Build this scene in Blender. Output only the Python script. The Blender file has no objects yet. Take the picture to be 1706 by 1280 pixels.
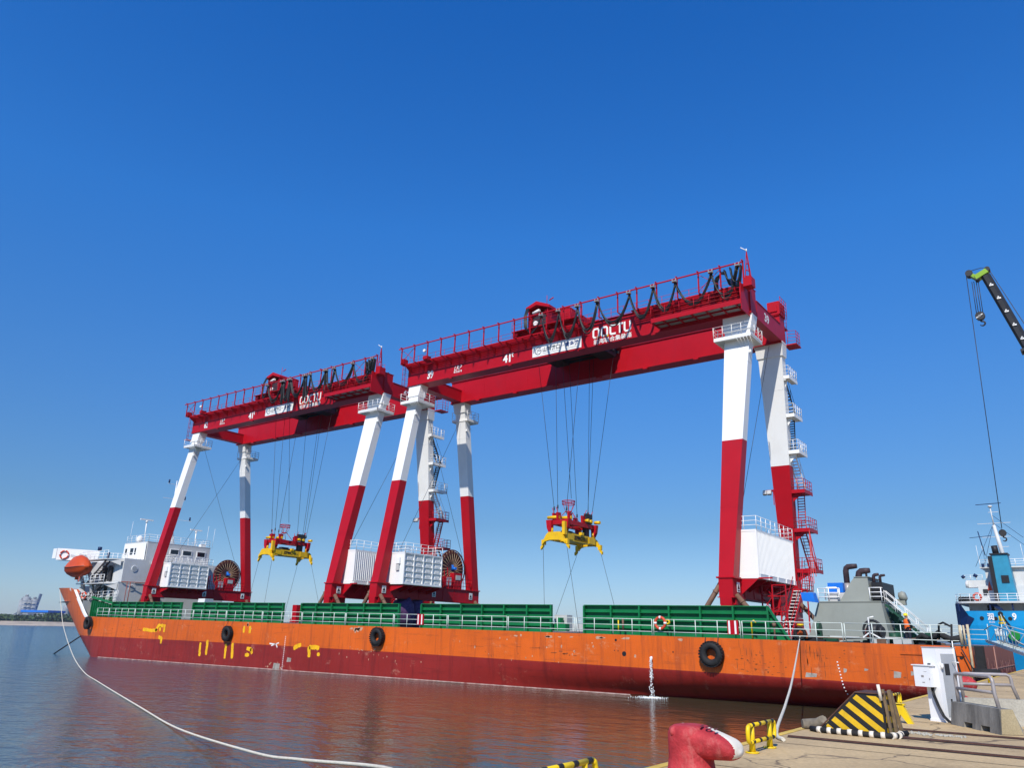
import bpy, bmesh, math, random
from mathutils import Vector, Matrix, noise
PI = math.pi
V = Vector
scene = bpy.context.scene
col = scene.collection

# ---------------------------------------------------------------- camera, sky, sun, exposure
cam = bpy.data.objects.new('camera', bpy.data.cameras.new('camera'))
col.objects.link(cam); scene.camera = cam
cam.data.sensor_width = 36.0
cam.data.lens = 27.015
cam.data.clip_start = 0.1
cam.data.clip_end = 12000
R_, U_, F_ = V((0.8015, 0.5976, 0.0198)), V((0.1690, -0.2583, 0.9512)), V((-0.5736, 0.7590, 0.3080))
cam.matrix_world = Matrix(((R_.x, U_.x, -F_.x, 0), (R_.y, U_.y, -F_.y, 0), (R_.z, U_.z, -F_.z, 4.058), (0, 0, 0, 1)))

SUN_EL, SUN_OFF = math.radians(45), math.radians(19)      # elevation; turned from -Y towards +X
sun_dir = V((math.sin(SUN_OFF) * math.cos(SUN_EL), -math.cos(SUN_OFF) * math.cos(SUN_EL), math.sin(SUN_EL)))
world = bpy.data.worlds.new('World'); scene.world = world
world.use_nodes = True
wn = world.node_tree; wn.nodes.clear()
sky = wn.nodes.new('ShaderNodeTexSky'); sky.sky_type = 'NISHITA'; sky.sun_disc = False
sky.sun_elevation = SUN_EL
sky.sun_rotation = math.atan2(sun_dir.x, sun_dir.y)
sky.altitude = 0; sky.air_density = 1.0; sky.dust_density = 0.3; sky.ozone_density = 3.0
bg = wn.nodes.new('ShaderNodeBackground'); bg.inputs['Strength'].default_value = 0.12
# phone-camera white balance of the clear sky: deeper blue overhead, milky blue at the horizon
stc = wn.nodes.new('ShaderNodeTexCoord'); sxyz = wn.nodes.new('ShaderNodeSeparateXYZ'); ramp = wn.nodes.new('ShaderNodeValToRGB')
el = ramp.color_ramp.elements
el[0].position = 0.0; el[0].color = (.60, .72, 1.0, 1); el[1].position = 1.0; el[1].color = (.14, .80, 1.65, 1)
for p_, c_ in ((.13, (.40, .60, .80, 1)), (.30, (.35, .77, 1.2, 1)), (.48, (.26, .91, 1.6, 1)), (.69, (.14, .81, 1.65, 1))):
    e_ = el.new(p_); e_.color = c_
smul = wn.nodes.new('ShaderNodeVectorMath'); smul.operation = 'MULTIPLY'
out = wn.nodes.new('ShaderNodeOutputWorld')
wn.links.new(stc.outputs['Generated'], sxyz.inputs[0]); wn.links.new(sxyz.outputs['Z'], ramp.inputs[0])
wn.links.new(sky.outputs[0], smul.inputs[0]); wn.links.new(ramp.outputs[0], smul.inputs[1])
wn.links.new(smul.outputs[0], bg.inputs[0]); wn.links.new(bg.outputs[0], out.inputs[0])
sl = bpy.data.lights.new('sun', 'SUN'); sl.energy = 5.0; sl.angle = math.radians(0.5); sl.color = (1.0, 0.935, 0.83)
so = bpy.data.objects.new('sun', sl); col.objects.link(so)
so.rotation_euler = sun_dir.to_track_quat('Z', 'Y').to_euler()
so.location = (0, -20, 60)
scene.view_settings.view_transform = 'Standard'
scene.view_settings.look = 'None'
scene.view_settings.exposure = 0.0
scene.view_settings.gamma = 1.0
scene.view_settings.use_curve_mapping = False
scene.render.engine = 'CYCLES'

# ---------------------------------------------------------------- helpers
class MB:
    """collects faces of one mesh"""
    def __init__(s): s.v = []; s.f = []; s.m = []; s.mi = 0; s.sm = []; s.smooth = False; s.mats = None
    def add(s, vs, fs):
        b = len(s.v); s.v += [tuple(v) for v in vs]
        for f in fs: s.f.append([b + i for i in f]); s.m.append(s.mi); s.sm.append(s.smooth)
    def hexa(s, p):                                   # 8 points: bottom loop 0-3, top loop 4-7
        s.add(p, [(3, 2, 1, 0), (4, 5, 6, 7), (0, 1, 5, 4), (1, 2, 6, 5), (2, 3, 7, 6), (3, 0, 4, 7)])
    def box(s, x0, x1, y0, y1, z0, z1):
        s.hexa([(x0, y0, z0), (x1, y0, z0), (x1, y1, z0), (x0, y1, z0), (x0, y0, z1), (x1, y0, z1), (x1, y1, z1), (x0, y1, z1)])
    def obox(s, c, ax, ay, az):                       # oriented box: centre and three half vectors
        c, ax, ay, az = V(c), V(ax), V(ay), V(az)
        s.hexa([c - ax - ay - az, c + ax - ay - az, c + ax + ay - az, c - ax + ay - az, c - ax - ay + az, c + ax - ay + az, c + ax + ay + az, c - ax + ay + az])
    def beam(s, a, b, w, h, up=(0, 0, 1)):            # rectangular bar from a to b
        a, b = V(a), V(b); d = (b - a)
        if d.length < 1e-6: return
        dn = d.normalized(); u = V(up)
        if abs(dn.dot(u)) > .98: u = V((1, 0, 0))
        sx = dn.cross(u).normalized(); su = sx.cross(dn).normalized()
        s.obox((a + b) / 2, d / 2, sx * w / 2, su * h / 2)
    def tube(s, pts, r, n=6, cap=True, sm=True):
        pts = [V(p) for p in pts]; k = len(pts)
        rr = r if isinstance(r, (list, tuple)) else [r] * k
        rings = []; prev = None
        for i, p in enumerate(pts):
            d = (pts[min(i + 1, k - 1)] - pts[max(i - 1, 0)])
            if d.length < 1e-9: d = V((0, 0, 1))
            d.normalize()
            if prev is None:
                ref = V((0, 0, 1)) if abs(d.z) < .9 else V((1, 0, 0)); a = d.cross(ref).normalized()
            else: a = (prev - d * prev.dot(d)).normalized()
            prev = a; b = d.cross(a).normalized()
            rings.append([p + (a * math.cos(2 * PI * j / n) + b * math.sin(2 * PI * j / n)) * rr[i] for j in range(n)])
        b0 = len(s.v)
        for rg in rings: s.v += [tuple(v) for v in rg]
        for i in range(k - 1):
            for j in range(n):
                j2 = (j + 1) % n
                s.f.append([b0 + i * n + j, b0 + i * n + j2, b0 + (i + 1) * n + j2, b0 + (i + 1) * n + j]); s.m.append(s.mi); s.sm.append(sm)
        if cap:
            s.f.append([b0 + j for j in range(n)][::-1]); s.m.append(s.mi); s.sm.append(False)
            s.f.append([b0 + (k - 1) * n + j for j in range(n)]); s.m.append(s.mi); s.sm.append(False)
    def cyl(s, a, b, r, n=12, r2=None): s.tube([a, b], [r, r if r2 is None else r2], n)
    def torus(s, c, ax, R, r, n=24, m=8):
        ax = V(ax).normalized(); u = V((0, 0, 1)) if abs(ax.z) < .9 else V((1, 0, 0))
        a = ax.cross(u).normalized(); b = ax.cross(a); c = V(c); b0 = len(s.v)
        for i in range(n):
            t = 2 * PI * i / n; d = a * math.cos(t) + b * math.sin(t)
            for j in range(m):
                q = 2 * PI * j / m
                s.v.append(tuple(c + d * (R + r * math.cos(q)) + ax * r * math.sin(q)))
        for i in range(n):
            for j in range(m):
                i2, j2 = (i + 1) % n, (j + 1) % m
                s.f.append([b0 + i * m + j, b0 + i2 * m + j, b0 + i2 * m + j2, b0 + i * m + j2]); s.m.append(s.mi); s.sm.append(True)
    def prism(s, poly, d):                            # planar polygon (3D points) pushed along d
        n = len(poly); d = V(d); p = [V(q) for q in poly]
        b0 = len(s.v); s.v += [tuple(q) for q in p] + [tuple(q + d) for q in p]
        fs = [list(range(n))[::-1], [n + i for i in range(n)]] + [[i, (i + 1) % n, n + (i + 1) % n, n + i] for i in range(n)]
        for f in fs: s.f.append([b0 + i for i in f]); s.m.append(s.mi); s.sm.append(False)
    def revolve(s, c, ax, prof, n=20, sm=True):        # prof: (radius, height along ax)
        ax = V(ax).normalized(); u = V((0, 0, 1)) if abs(ax.z) < .9 else V((1, 0, 0))
        a = ax.cross(u).normalized(); b = ax.cross(a); c = V(c); b0 = len(s.v); k = len(prof)
        for r, h in prof:
            for j in range(n):
                t = 2 * PI * j / n; s.v.append(tuple(c + ax * h + (a * math.cos(t) + b * math.sin(t)) * max(r, 1e-4)))
        for i in range(k - 1):
            for j in range(n):
                j2 = (j + 1) % n
                s.f.append([b0 + i * n + j, b0 + i * n + j2, b0 + (i + 1) * n + j2, b0 + (i + 1) * n + j]); s.m.append(s.mi); s.sm.append(sm)
        s.f.append([b0 + j for j in range(n)][::-1]); s.m.append(s.mi); s.sm.append(False)
        s.f.append([b0 + (k - 1) * n + j for j in range(n)]); s.m.append(s.mi); s.sm.append(False)
    def rail(s, pts, h=1.1, step=1.6, bars=(1.0, .66, .33), r=.022, pr=.028, up=(0, 0, 1)):
        up = V(up); pts = [V(p) for p in pts]
        for a, b in zip(pts[:-1], pts[1:]):
            L = (b - a).length; n = max(1, round(L / step))
            for i in range(n + 1):
                p = a.lerp(b, i / n); s.tube([p, p + up * h], pr, 5)
            for q in bars: s.tube([a + up * h * q, b + up * h * q], r, 5)
    def ribbon(s, pts, w, nrm, t=.006):               # flat stroke lying in the plane with normal nrm
        pts = [V(p) for p in pts]; nrm = V(nrm).normalized(); L = []; Rr = []
        k = len(pts)
        for i, p in enumerate(pts):
            d0 = (pts[i] - pts[i - 1]).normalized() if i else None
            d1 = (pts[i + 1] - pts[i]).normalized() if i < k - 1 else None
            d = ((d0 or d1) + (d1 or d0)); d.normalize(); sd = d.cross(nrm).normalized()
            c = max(.4, (sd.dot((d1 or d0).cross(nrm))))
            L.append(p + sd * w / 2 / c); Rr.append(p - sd * w / 2 / c)
        for i in range(k - 1):
            s.hexa([L[i], L[i + 1], Rr[i + 1], Rr[i], L[i] + nrm * t, L[i + 1] + nrm * t, Rr[i + 1] + nrm * t, Rr[i] + nrm * t])
    def build(s, name, mat, parent=None, label=None, origin=None):
        me = bpy.data.meshes.new(name)
        if parent is not None: off = V(parent.get('_off', (0, 0, 0)))
        elif origin is not None: off = V(origin)
        else:
            xs = [v[0] for v in s.v]; ys = [v[1] for v in s.v]; zs = [v[2] for v in s.v]
            off = V(((min(xs) + max(xs)) / 2, (min(ys) + max(ys)) / 2, min(zs)))
        me.from_pydata([(v[0] - off.x, v[1] - off.y, v[2] - off.z) for v in s.v], [], s.f)
        ms = mat if isinstance(mat, (list, tuple)) else [mat]
        for m in ms: me.materials.append(m)
        me.polygons.foreach_set('material_index', [min(i, len(ms) - 1) for i in s.m])
        me.polygons.foreach_set('use_smooth', s.sm)
        me.update()
        bm = bmesh.new(); bm.from_mesh(me); bmesh.ops.recalc_face_normals(bm, faces=bm.faces); bm.to_mesh(me); bm.free()
        o = bpy.data.objects.new(name, me); col.objects.link(o)
        if parent is not None:
            o.parent = parent
            while parent.parent is not None: parent = parent.parent
            o['_off'] = tuple(off)
        else: o.location = off; o['_off'] = tuple(off)
        if label: o['label'] = label
        return o
def tag(o, label=None, cat=None, group=None, kind=None):
    if label: o['label'] = label
    if cat: o['category'] = cat
    if group: o['group'] = group
    if kind: o['kind'] = kind
    return o
def empty(name, loc, label, cat, group=None, local=False):
    o = bpy.data.objects.new(name, None); col.objects.link(o); o.location = loc
    o['_off'] = (0, 0, 0) if local else tuple(loc)
    o.empty_display_size = .5
    return tag(o, label, cat, group)
def copy_tree(o, parent=None):
    c = o.copy(); col.objects.link(c)
    if parent is not None: c.parent = parent
    for ch in [x for x in bpy.data.objects if x.parent == o]: copy_tree(ch, c)
    return c
def text_mb(mb, s, o, rt, up, w=None, h=None, bold=0.0, shear=0.0, t=.008):
    """lettering as flat plates: o = lower left corner, rt / up = unit directions, fitted to w x h"""
    c = bpy.data.curves.new('t', 'FONT'); c.body = s; c.offset = bold; c.shear = shear; c.resolution_u = 3
    ob = bpy.data.objects.new('t', c); col.objects.link(ob)
    bpy.context.view_layer.update()
    me = bpy.data.meshes.new_from_object(ob.evaluated_get(bpy.context.evaluated_depsgraph_get()))
    xs = [v.co.x for v in me.vertices]; ys = [v.co.y for v in me.vertices]
    if xs:
        x0, x1, y0, y1 = min(xs), max(xs), min(ys), max(ys)
        sy = h / (y1 - y0) if h else w / (x1 - x0); sx = w / (x1 - x0) if w else sy
        o, rt, up = V(o), V(rt), V(up); n = rt.cross(up).normalized() * t
        vs = [o + rt * (v.co.x - x0) * sx + up * (v.co.y - y0) * sy + n for v in me.vertices]
        mb.add(vs, [list(p.vertices) for p in me.polygons])
    bpy.data.objects.remove(ob); bpy.data.curves.remove(c); bpy.data.meshes.remove(me)

# ---------------------------------------------------------------- materials
def mat(name, c, rough=.5, metal=0., var=.12, nscale=1.5, bump=0., bscale=20., spec=.28, dirt=None, dirt_amt=.0, coat=0.):
    m = bpy.data.materials.new(name); m.use_nodes = True; nt = m.node_tree; N, L = nt.nodes, nt.links
    b = N['Principled BSDF']; b.inputs['Roughness'].default_value = rough; b.inputs['Metallic'].default_value = metal
    b.inputs['Specular IOR Level'].default_value = spec
    if coat: b.inputs['Coat Weight'].default_value = coat
    tc = N.new('ShaderNodeTexCoord')
    n = N.new('ShaderNodeTexNoise'); n.inputs['Scale'].default_value = nscale; n.inputs['Detail'].default_value = 6; n.inputs['Roughness'].default_value = .65
    L.new(tc.outputs['Object'], n.inputs['Vector'])
    r = N.new('ShaderNodeMapRange'); r.inputs['From Min'].default_value = .3; r.inputs['From Max'].default_value = .7
    r.inputs['To Min'].default_value = 1 - var; r.inputs['To Max'].default_value = 1 + var
    L.new(n.outputs['Fac'], r.inputs['Value'])
    mx = N.new('ShaderNodeMix'); mx.data_type = 'RGBA'; mx.blend_type = 'MULTIPLY'; mx.inputs['Factor'].default_value = 1
    mx.inputs['A'].default_value = (*c, 1); L.new(r.outputs[0], mx.inputs['B'])
    res = mx.outputs['Result']
    if dirt:
        n2 = N.new('ShaderNodeTexNoise'); n2.inputs['Scale'].default_value = nscale * .7; n2.inputs['Detail'].default_value = 9; n2.inputs['Roughness'].default_value = .75
        mp = N.new('ShaderNodeMapping'); mp.inputs['Scale'].default_value = (1, 1, .35); mp.inputs['Location'].default_value = (3, 7, 1)
        L.new(tc.outputs['Object'], mp.inputs[0]); L.new(mp.outputs[0], n2.inputs['Vector'])
        rp = N.new('ShaderNodeMapRange'); rp.inputs['From Min'].default_value = .52; rp.inputs['From Max'].default_value = .72
        rp.inputs['To Max'].default_value = dirt_amt; L.new(n2.outputs['Fac'], rp.inputs['Value'])
        m2 = N.new('ShaderNodeMix'); m2.data_type = 'RGBA'; m2.inputs['B'].default_value = (*dirt, 1)
        L.new(rp.outputs[0], m2.inputs['Factor']); L.new(res, m2.inputs['A']); res = m2.outputs['Result']
    L.new(res, b.inputs['Base Color'])
    if bump:
        n3 = N.new('ShaderNodeTexNoise'); n3.inputs['Scale'].default_value = bscale; n3.inputs['Detail'].default_value = 4
        L.new(tc.outputs['Object'], n3.inputs['Vector'])
        bp = N.new('ShaderNodeBump'); bp.inputs['Strength'].default_value = bump; bp.inputs['Distance'].default_value = .02
        L.new(n3.outputs['Fac'], bp.inputs['Height']); L.new(bp.outputs[0], b.inputs['Normal'])
    return m
M = {}
M['red'] = mat('crimson paint', (.41, .005, .013), .4, spec=.2, var=.08, nscale=.5, dirt=(.25, .02, .03), dirt_amt=.35)
M['white'] = mat('white paint', (.80, .80, .78), .4, var=.03, nscale=.6, dirt=(.6, .58, .54), dirt_amt=.3)
M['wletter'] = mat('white lettering', (.82, .82, .80), .5, var=.03)
M['owhite'] = mat('weathered white paint', (.58, .59, .58), .5, var=.06, nscale=.8, dirt=(.42, .38, .33), dirt_amt=.4)
M['railw'] = mat('pale green white rail paint', (.62, .68, .62), .5, var=.1, nscale=2)
M['green'] = mat('green deck paint', (.006, .16, .05), .42, var=.15, nscale=.8, dirt=(.02, .09, .05), dirt_amt=.5)
M['dgreen'] = mat('dark green paint', (.015, .07, .04), .5)
M['grey'] = mat('grey ship paint', (.275, .29, .255), .5, var=.07, nscale=.5, dirt=(.2, .2, .17), dirt_amt=.4)
M['lgrey'] = mat('light grey paint', (.48, .48, .47), .5, var=.05)
M['dark'] = mat('dark steel', (.03, .03, .033), .5, var=.3)
M['rope_steel'] = mat('steel wire rope', (.045, .045, .05), .45, metal=.3)
M['rubber'] = mat('black rubber', (.018, .018, .019), .75, var=.35, nscale=4, bump=.5, bscale=14)
M['cable'] = mat('black cable sheath', (.02, .02, .021), .4, var=.3)
M['yellow'] = mat('yellow spreader paint', (.78, .47, .01), .4, var=.08, dirt=(.4, .2, .02), dirt_amt=.4)
M['syellow'] = mat('safety yellow paint', (.75, .52, .01), .4, var=.08, nscale=5, dirt=(.35, .25, .05), dirt_amt=.5)
M['black'] = mat('black paint', (.018, .018, .02), .5)
M['orange_boat'] = mat('orange lifeboat shell', (.50, .065, .012), .45, var=.08)
M['ringo'] = mat('red orange life ring', (.6, .07, .03), .5)
M['glass'] = mat('dark window glass', (.015, .02, .028), .08, spec=.6)
M['blue'] = mat('bright blue cover', (.01, .16, .62), .5)
M['bluehull'] = mat('blue hull paint', (.005, .27, .58), .45, var=.12, nscale=.3, dirt=(.03, .17, .32), dirt_amt=.5)
M['navy'] = mat('dark navy paint', (.006, .02, .08), .5)
M['teal'] = mat('faded blue funnel paint', (.03, .24, .38), .5, var=.15, nscale=.8)
M['brown'] = mat('rusty brown pipe', (.16, .09, .06), .6, var=.25, nscale=3)
M['pole'] = mat('galvanised pipe', (.34, .31, .30), .45, metal=.2, var=.15, nscale=6)
M['rust'] = mat('rusty rail steel', (.085, .04, .03), .7, var=.4, nscale=6)
M['rope'] = mat('pale mooring rope', (.62, .58, .48), .8, var=.15, nscale=8, bump=.8, bscale=40)
M['maroon'] = mat('transom red oxide', (.22, .055, .04), .55, var=.12, nscale=.6, dirt=(.13, .035, .03), dirt_amt=.5)
M['purple'] = mat('purple netting tarpaulin', (.10, .045, .13), .7, var=.4, nscale=5, bump=.8, bscale=6)
M['bollard'] = mat('weathered red bollard paint', (.40, .035, .042), .62, var=.28, nscale=7, bump=.5, bscale=30, spec=.2, dirt=(.46, .15, .13), dirt_amt=.9)
M['bollardw'] = mat('cream bollard stripe', (.72, .66, .55), .6, var=.1, nscale=6)
M['pillar'] = mat('white power pillar', (.82, .83, .84), .35, var=.02)
M['pillarside'] = mat('grey metal door', (.40, .42, .44), .4)
M['lime'] = mat('lime green paint', (.24, .42, .03), .5)
M['boom'] = mat('black boom paint', (.02, .021, .024), .42, var=.3)
M['skin'] = mat('skin', (.42, .24, .16), .6)
M['cloth'] = mat('dark work clothes', (.02, .022, .035), .85, var=.3, nscale=6)
M['vest'] = mat('orange safety vest', (.85, .14, .02), .7)
M['helmet'] = mat('yellow helmet', (.85, .62, .01), .35)
M['silt'] = mat('pale concrete silo', (.26, .28, .30), .8, var=.3, nscale=.1)
M['green_dim'] = mat('olive machinery paint', (.05, .10, .06), .6)
M['mesh'] = mat('grey floor grating', (.30, .30, .31), .6, var=.2, nscale=8)

def concrete(name, c, c2, sc=1.0, streak=False):
    m = bpy.data.materials.new(name); m.use_nodes = True; N, L = m.node_tree.nodes, m.node_tree.links
    b = N['Principled BSDF']; b.inputs['Roughness'].default_value = .85
    tc = N.new('ShaderNodeTexCoord'); mp = N.new('ShaderNodeMapping'); L.new(tc.outputs['Object'], mp.inputs[0])
    if streak: mp.inputs['Scale'].default_value = (3, 3, .6)
    a = N.new('ShaderNodeTexNoise'); a.inputs['Scale'].default_value = .35 * sc; a.inputs['Detail'].default_value = 10; a.inputs['Roughness'].default_value = .7
    f = N.new('ShaderNodeTexNoise'); f.inputs['Scale'].default_value = 14 * sc; f.inputs['Detail'].default_value = 6
    L.new(mp.outputs[0], a.inputs['Vector']); L.new(mp.outputs[0], f.inputs['Vector'])
    cr = N.new('ShaderNodeValToRGB'); cr.color_ramp.elements[0].position = .35; cr.color_ramp.elements[1].position = .66
    cr.color_ramp.elements[0].color = (*c2, 1); cr.color_ramp.elements[1].color = (*c, 1); L.new(a.outputs['Fac'], cr.inputs[0])
    r = N.new('ShaderNodeMapRange'); r.inputs['From Min'].default_value = .3; r.inputs['From Max'].default_value = .7; r.inputs['To Min'].default_value = .85; r.inputs['To Max'].default_value = 1.12
    L.new(f.outputs['Fac'], r.inputs['Value'])
    mx = N.new('ShaderNodeMix'); mx.data_type = 'RGBA'; mx.blend_type = 'MULTIPLY'; mx.inputs['Factor'].default_value = 1
    L.new(cr.outputs[0], mx.inputs['A']); L.new(r.outputs[0], mx.inputs['B']); L.new(mx.outputs['Result'], b.inputs['Base Color'])
    bp = N.new('ShaderNodeBump'); bp.inputs['Strength'].default_value = .35; bp.inputs['Distance'].default_value = .01
    L.new(f.outputs['Fac'], bp.inputs['Height']); L.new(bp.outputs[0], b.inputs['Normal'])
    return m
def quay_mat():
    m = concrete('quay concrete', (.54, .39, .20), (.39, .28, .145), 1.3); N, L = m.node_tree.nodes, m.node_tree.links
    b = N['Principled BSDF']; src = b.inputs['Base Color'].links[0].from_socket; tc = N.new('ShaderNodeTexCoord')
    nz = N.new('ShaderNodeTexNoise'); nz.inputs['Scale'].default_value = 1.6; nz.inputs['Detail'].default_value = 5; L.new(tc.outputs['Object'], nz.inputs['Vector'])
    vm = N.new('ShaderNodeVectorMath'); vm.operation = 'MULTIPLY_ADD'; vm.inputs[1].default_value = (.7, .7, 0); L.new(nz.outputs['Color'], vm.inputs[0]); L.new(tc.outputs['Object'], vm.inputs[2])
    vo = N.new('ShaderNodeTexVoronoi'); vo.feature = 'DISTANCE_TO_EDGE'; vo.inputs['Scale'].default_value = .45; L.new(vm.outputs[0], vo.inputs['Vector'])
    r1 = N.new('ShaderNodeMapRange'); r1.inputs['From Min'].default_value = .004; r1.inputs['From Max'].default_value = .012; r1.inputs['To Min'].default_value = .75; r1.inputs['To Max'].default_value = 0; L.new(vo.outputs['Distance'], r1.inputs['Value'])
    n2 = N.new('ShaderNodeTexNoise'); n2.inputs['Scale'].default_value = .5; n2.inputs['Detail'].default_value = 2; L.new(tc.outputs['Object'], n2.inputs['Vector'])
    r2 = N.new('ShaderNodeMapRange'); r2.inputs['From Min'].default_value = .48; r2.inputs['From Max'].default_value = .56; L.new(n2.outputs['Fac'], r2.inputs['Value'])
    mu = N.new('ShaderNodeMath'); mu.operation = 'MULTIPLY'; L.new(r1.outputs[0], mu.inputs[0]); L.new(r2.outputs[0], mu.inputs[1])
    st = N.new('ShaderNodeTexNoise'); st.inputs['Scale'].default_value = .9; st.inputs['Detail'].default_value = 9; st.inputs['Roughness'].default_value = .72; mp = N.new('ShaderNodeMapping'); mp.inputs['Location'].default_value = (7, 3, 0); mp.inputs['Scale'].default_value = (1.6, .7, 1); L.new(tc.outputs['Object'], mp.inputs[0]); L.new(mp.outputs[0], st.inputs['Vector'])
    r3 = N.new('ShaderNodeMapRange'); r3.inputs['From Min'].default_value = .54; r3.inputs['From Max'].default_value = .68; r3.inputs['To Max'].default_value = .55; L.new(st.outputs['Fac'], r3.inputs['Value'])
    x1 = N.new('ShaderNodeMix'); x1.data_type = 'RGBA'; x1.inputs['B'].default_value = (.24, .17, .09, 1); L.new(r3.outputs[0], x1.inputs['Factor']); L.new(src, x1.inputs['A'])
    x2 = N.new('ShaderNodeMix'); x2.data_type = 'RGBA'; x2.inputs['B'].default_value = (.10, .07, .045, 1); L.new(mu.outputs[0], x2.inputs['Factor']); L.new(x1.outputs['Result'], x2.inputs['A']); L.new(x2.outputs['Result'], b.inputs['Base Color'])
    return m
M['quay'] = quay_mat()
M['conc'] = concrete('old grey concrete', (.30, .285, .25), (.09, .085, .075), 2.2, True)
M['conc2'] = concrete('pale concrete', (.42, .40, .33), (.33, .31, .26), 2)
M['conc3'] = concrete('tan stained concrete', (.40, .33, .20), (.29, .23, .13), 3)

def hull_mat(name, base, dark, light, streaks=.5):
    m = bpy.data.materials.new(name); m.use_nodes = True; N, L = m.node_tree.nodes, m.node_tree.links
    b = N['Principled BSDF']; b.inputs['Roughness'].default_value = .42; b.inputs['Specular IOR Level'].default_value = .3
    tc = N.new('ShaderNodeTexCoord')
    def noi(scale, sc3, det=8, ro=.65, loc=(0, 0, 0)):
        mp = N.new('ShaderNodeMapping'); mp.inputs['Scale'].default_value = sc3; mp.inputs['Location'].default_value = loc; L.new(tc.outputs['Object'], mp.inputs[0])
        n = N.new('ShaderNodeTexNoise'); n.inputs['Scale'].default_value = scale; n.inputs['Detail'].default_value = det; n.inputs['Roughness'].default_value = ro
        L.new(mp.outputs[0], n.inputs['Vector']); return n.outputs['Fac']
    def rng(v, a, c, t0, t1):
        r = N.new('ShaderNodeMapRange'); r.inputs['From Min'].default_value = a; r.inputs['From Max'].default_value = c; r.inputs['To Min'].default_value = t0; r.inputs['To Max'].default_value = t1
        L.new(v, r.inputs['Value']); return r.outputs[0]
    def mix(fac, A, B):
        x = N.new('ShaderNodeMix'); x.data_type = 'RGBA'; L.new(fac, x.inputs['Factor'])
        for k, q in (('A', A), ('B', B)):
            if isinstance(q, tuple): x.inputs[k].default_value = (*q, 1)
            else: L.new(q, x.inputs[k])
        return x.outputs['Result']
    tone = mix(rng(noi(.12, (1, 1, 1.5)), .35, .65, 0, 1), tuple(c * .86 for c in base), tuple(min(1, c * 1.1) for c in base))
    st = mix(rng(noi(1.0, (1.6, 1, .14), 10, .7), .51, .66, 0, streaks), tone, dark)            # vertical run marks
    sc = mix(rng(noi(1.0, (.25, 1, 2.6), 10, .75, (5, 0, 2)), .55, .68, 0, streaks), st, dark)    # horizontal scuffs
    pt = mix(rng(noi(.55, (1, 1, 1.3), 12, .8, (11, 3, 4)), .585, .67, 0, .7), sc, light)        # chalky patches
    sp = mix(rng(noi(2.6, (1, 1, 1), 10, .8, (1, 9, 4)), .62, .70, 0, .75), pt, tuple(c * .5 for c in dark))
    L.new(sp, b.inputs['Base Color'])
    bp = N.new('ShaderNodeBump'); bp.inputs['Strength'].default_value = .55; bp.inputs['Distance'].default_value = .12
    L.new(noi(.55, (2.2, 1, .5), 4, .55, (3, 1, 8)), bp.inputs['Height']); L.new(bp.outputs[0], b.inputs['Normal'])
    return m
M['hull_o'] = hull_mat('orange topsides', (.64, .115, .011), (.30, .06, .018), (.62, .28, .14), .6)
M['hull_r'] = hull_mat('red antifouling', (.255, .020, .016), (.13, .013, .012), (.42, .17, .12), .6)

# ---------------------------------------------------------------- setting: sea, quay, shore
def water_mat():
    m = bpy.data.materials.new('harbour water'); m.use_nodes = True; N, L = m.node_tree.nodes, m.node_tree.links
    b = N['Principled BSDF']; b.inputs['Base Color'].default_value = (.046, .050, .038, 1); b.inputs['Roughness'].default_value = .10; b.inputs['IOR'].default_value = 1.333
    tc = N.new('ShaderNodeTexCoord')
    def noi(scale, sc3, det, rot=0, dist=0.):
        mp = N.new('ShaderNodeMapping'); mp.inputs['Scale'].default_value = sc3; mp.inputs['Rotation'].default_value = (0, 0, rot); L.new(tc.outputs['Object'], mp.inputs[0])
        n = N.new('ShaderNodeTexNoise'); n.inputs['Scale'].default_value = scale; n.inputs['Detail'].default_value = det; n.inputs['Distortion'].default_value = dist
        L.new(mp.outputs[0], n.inputs['Vector']); return n.outputs['Fac']
    h = None
    for sc_, s3, det, rot, amp in ((.45, (1, 1.6, 1), 3, .4, .55), (1.7, (1, 1.5, 1), 4, .9, .22), (6, (1, 1.3, 1), 4, .2, .05)):
        v = N.new('ShaderNodeMath'); v.operation = 'MULTIPLY'; v.inputs[1].default_value = amp; L.new(noi(sc_, s3, det, rot, .3), v.inputs[0])
        if h is None: h = v.outputs[0]
        else:
            a = N.new('ShaderNodeMath'); a.operation = 'ADD'; L.new(h, a.inputs[0]); L.new(v.outputs[0], a.inputs[1]); h = a.outputs[0]
    # open water is choppier than the lee of the quay and the hull
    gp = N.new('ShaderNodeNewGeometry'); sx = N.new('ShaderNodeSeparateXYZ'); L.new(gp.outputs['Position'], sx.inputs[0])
    mr = N.new('ShaderNodeMapRange'); mr.inputs['From Min'].default_value = -14; mr.inputs['From Max'].default_value = -62; mr.inputs['To Min'].default_value = .16; mr.inputs['To Max'].default_value = .8; mr.clamp = True
    L.new(sx.outputs['X'], mr.inputs['Value'])
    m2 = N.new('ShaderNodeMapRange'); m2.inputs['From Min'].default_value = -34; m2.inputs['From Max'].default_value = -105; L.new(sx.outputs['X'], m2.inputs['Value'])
    ad = N.new('ShaderNodeMath'); ad.operation = 'ADD'; L.new(mr.outputs[0], ad.inputs[0]); L.new(m2.outputs[0], ad.inputs[1])
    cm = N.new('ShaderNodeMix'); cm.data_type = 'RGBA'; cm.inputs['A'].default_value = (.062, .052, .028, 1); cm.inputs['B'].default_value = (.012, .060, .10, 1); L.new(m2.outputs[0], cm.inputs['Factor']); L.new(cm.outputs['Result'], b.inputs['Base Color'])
    bp = N.new('ShaderNodeBump'); bp.inputs['Distance'].default_value = .50
    L.new(ad.outputs[0], bp.inputs['Strength']); L.new(h, bp.inputs['Height']); L.new(bp.outputs[0], b.inputs['Normal'])
    return m
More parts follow.
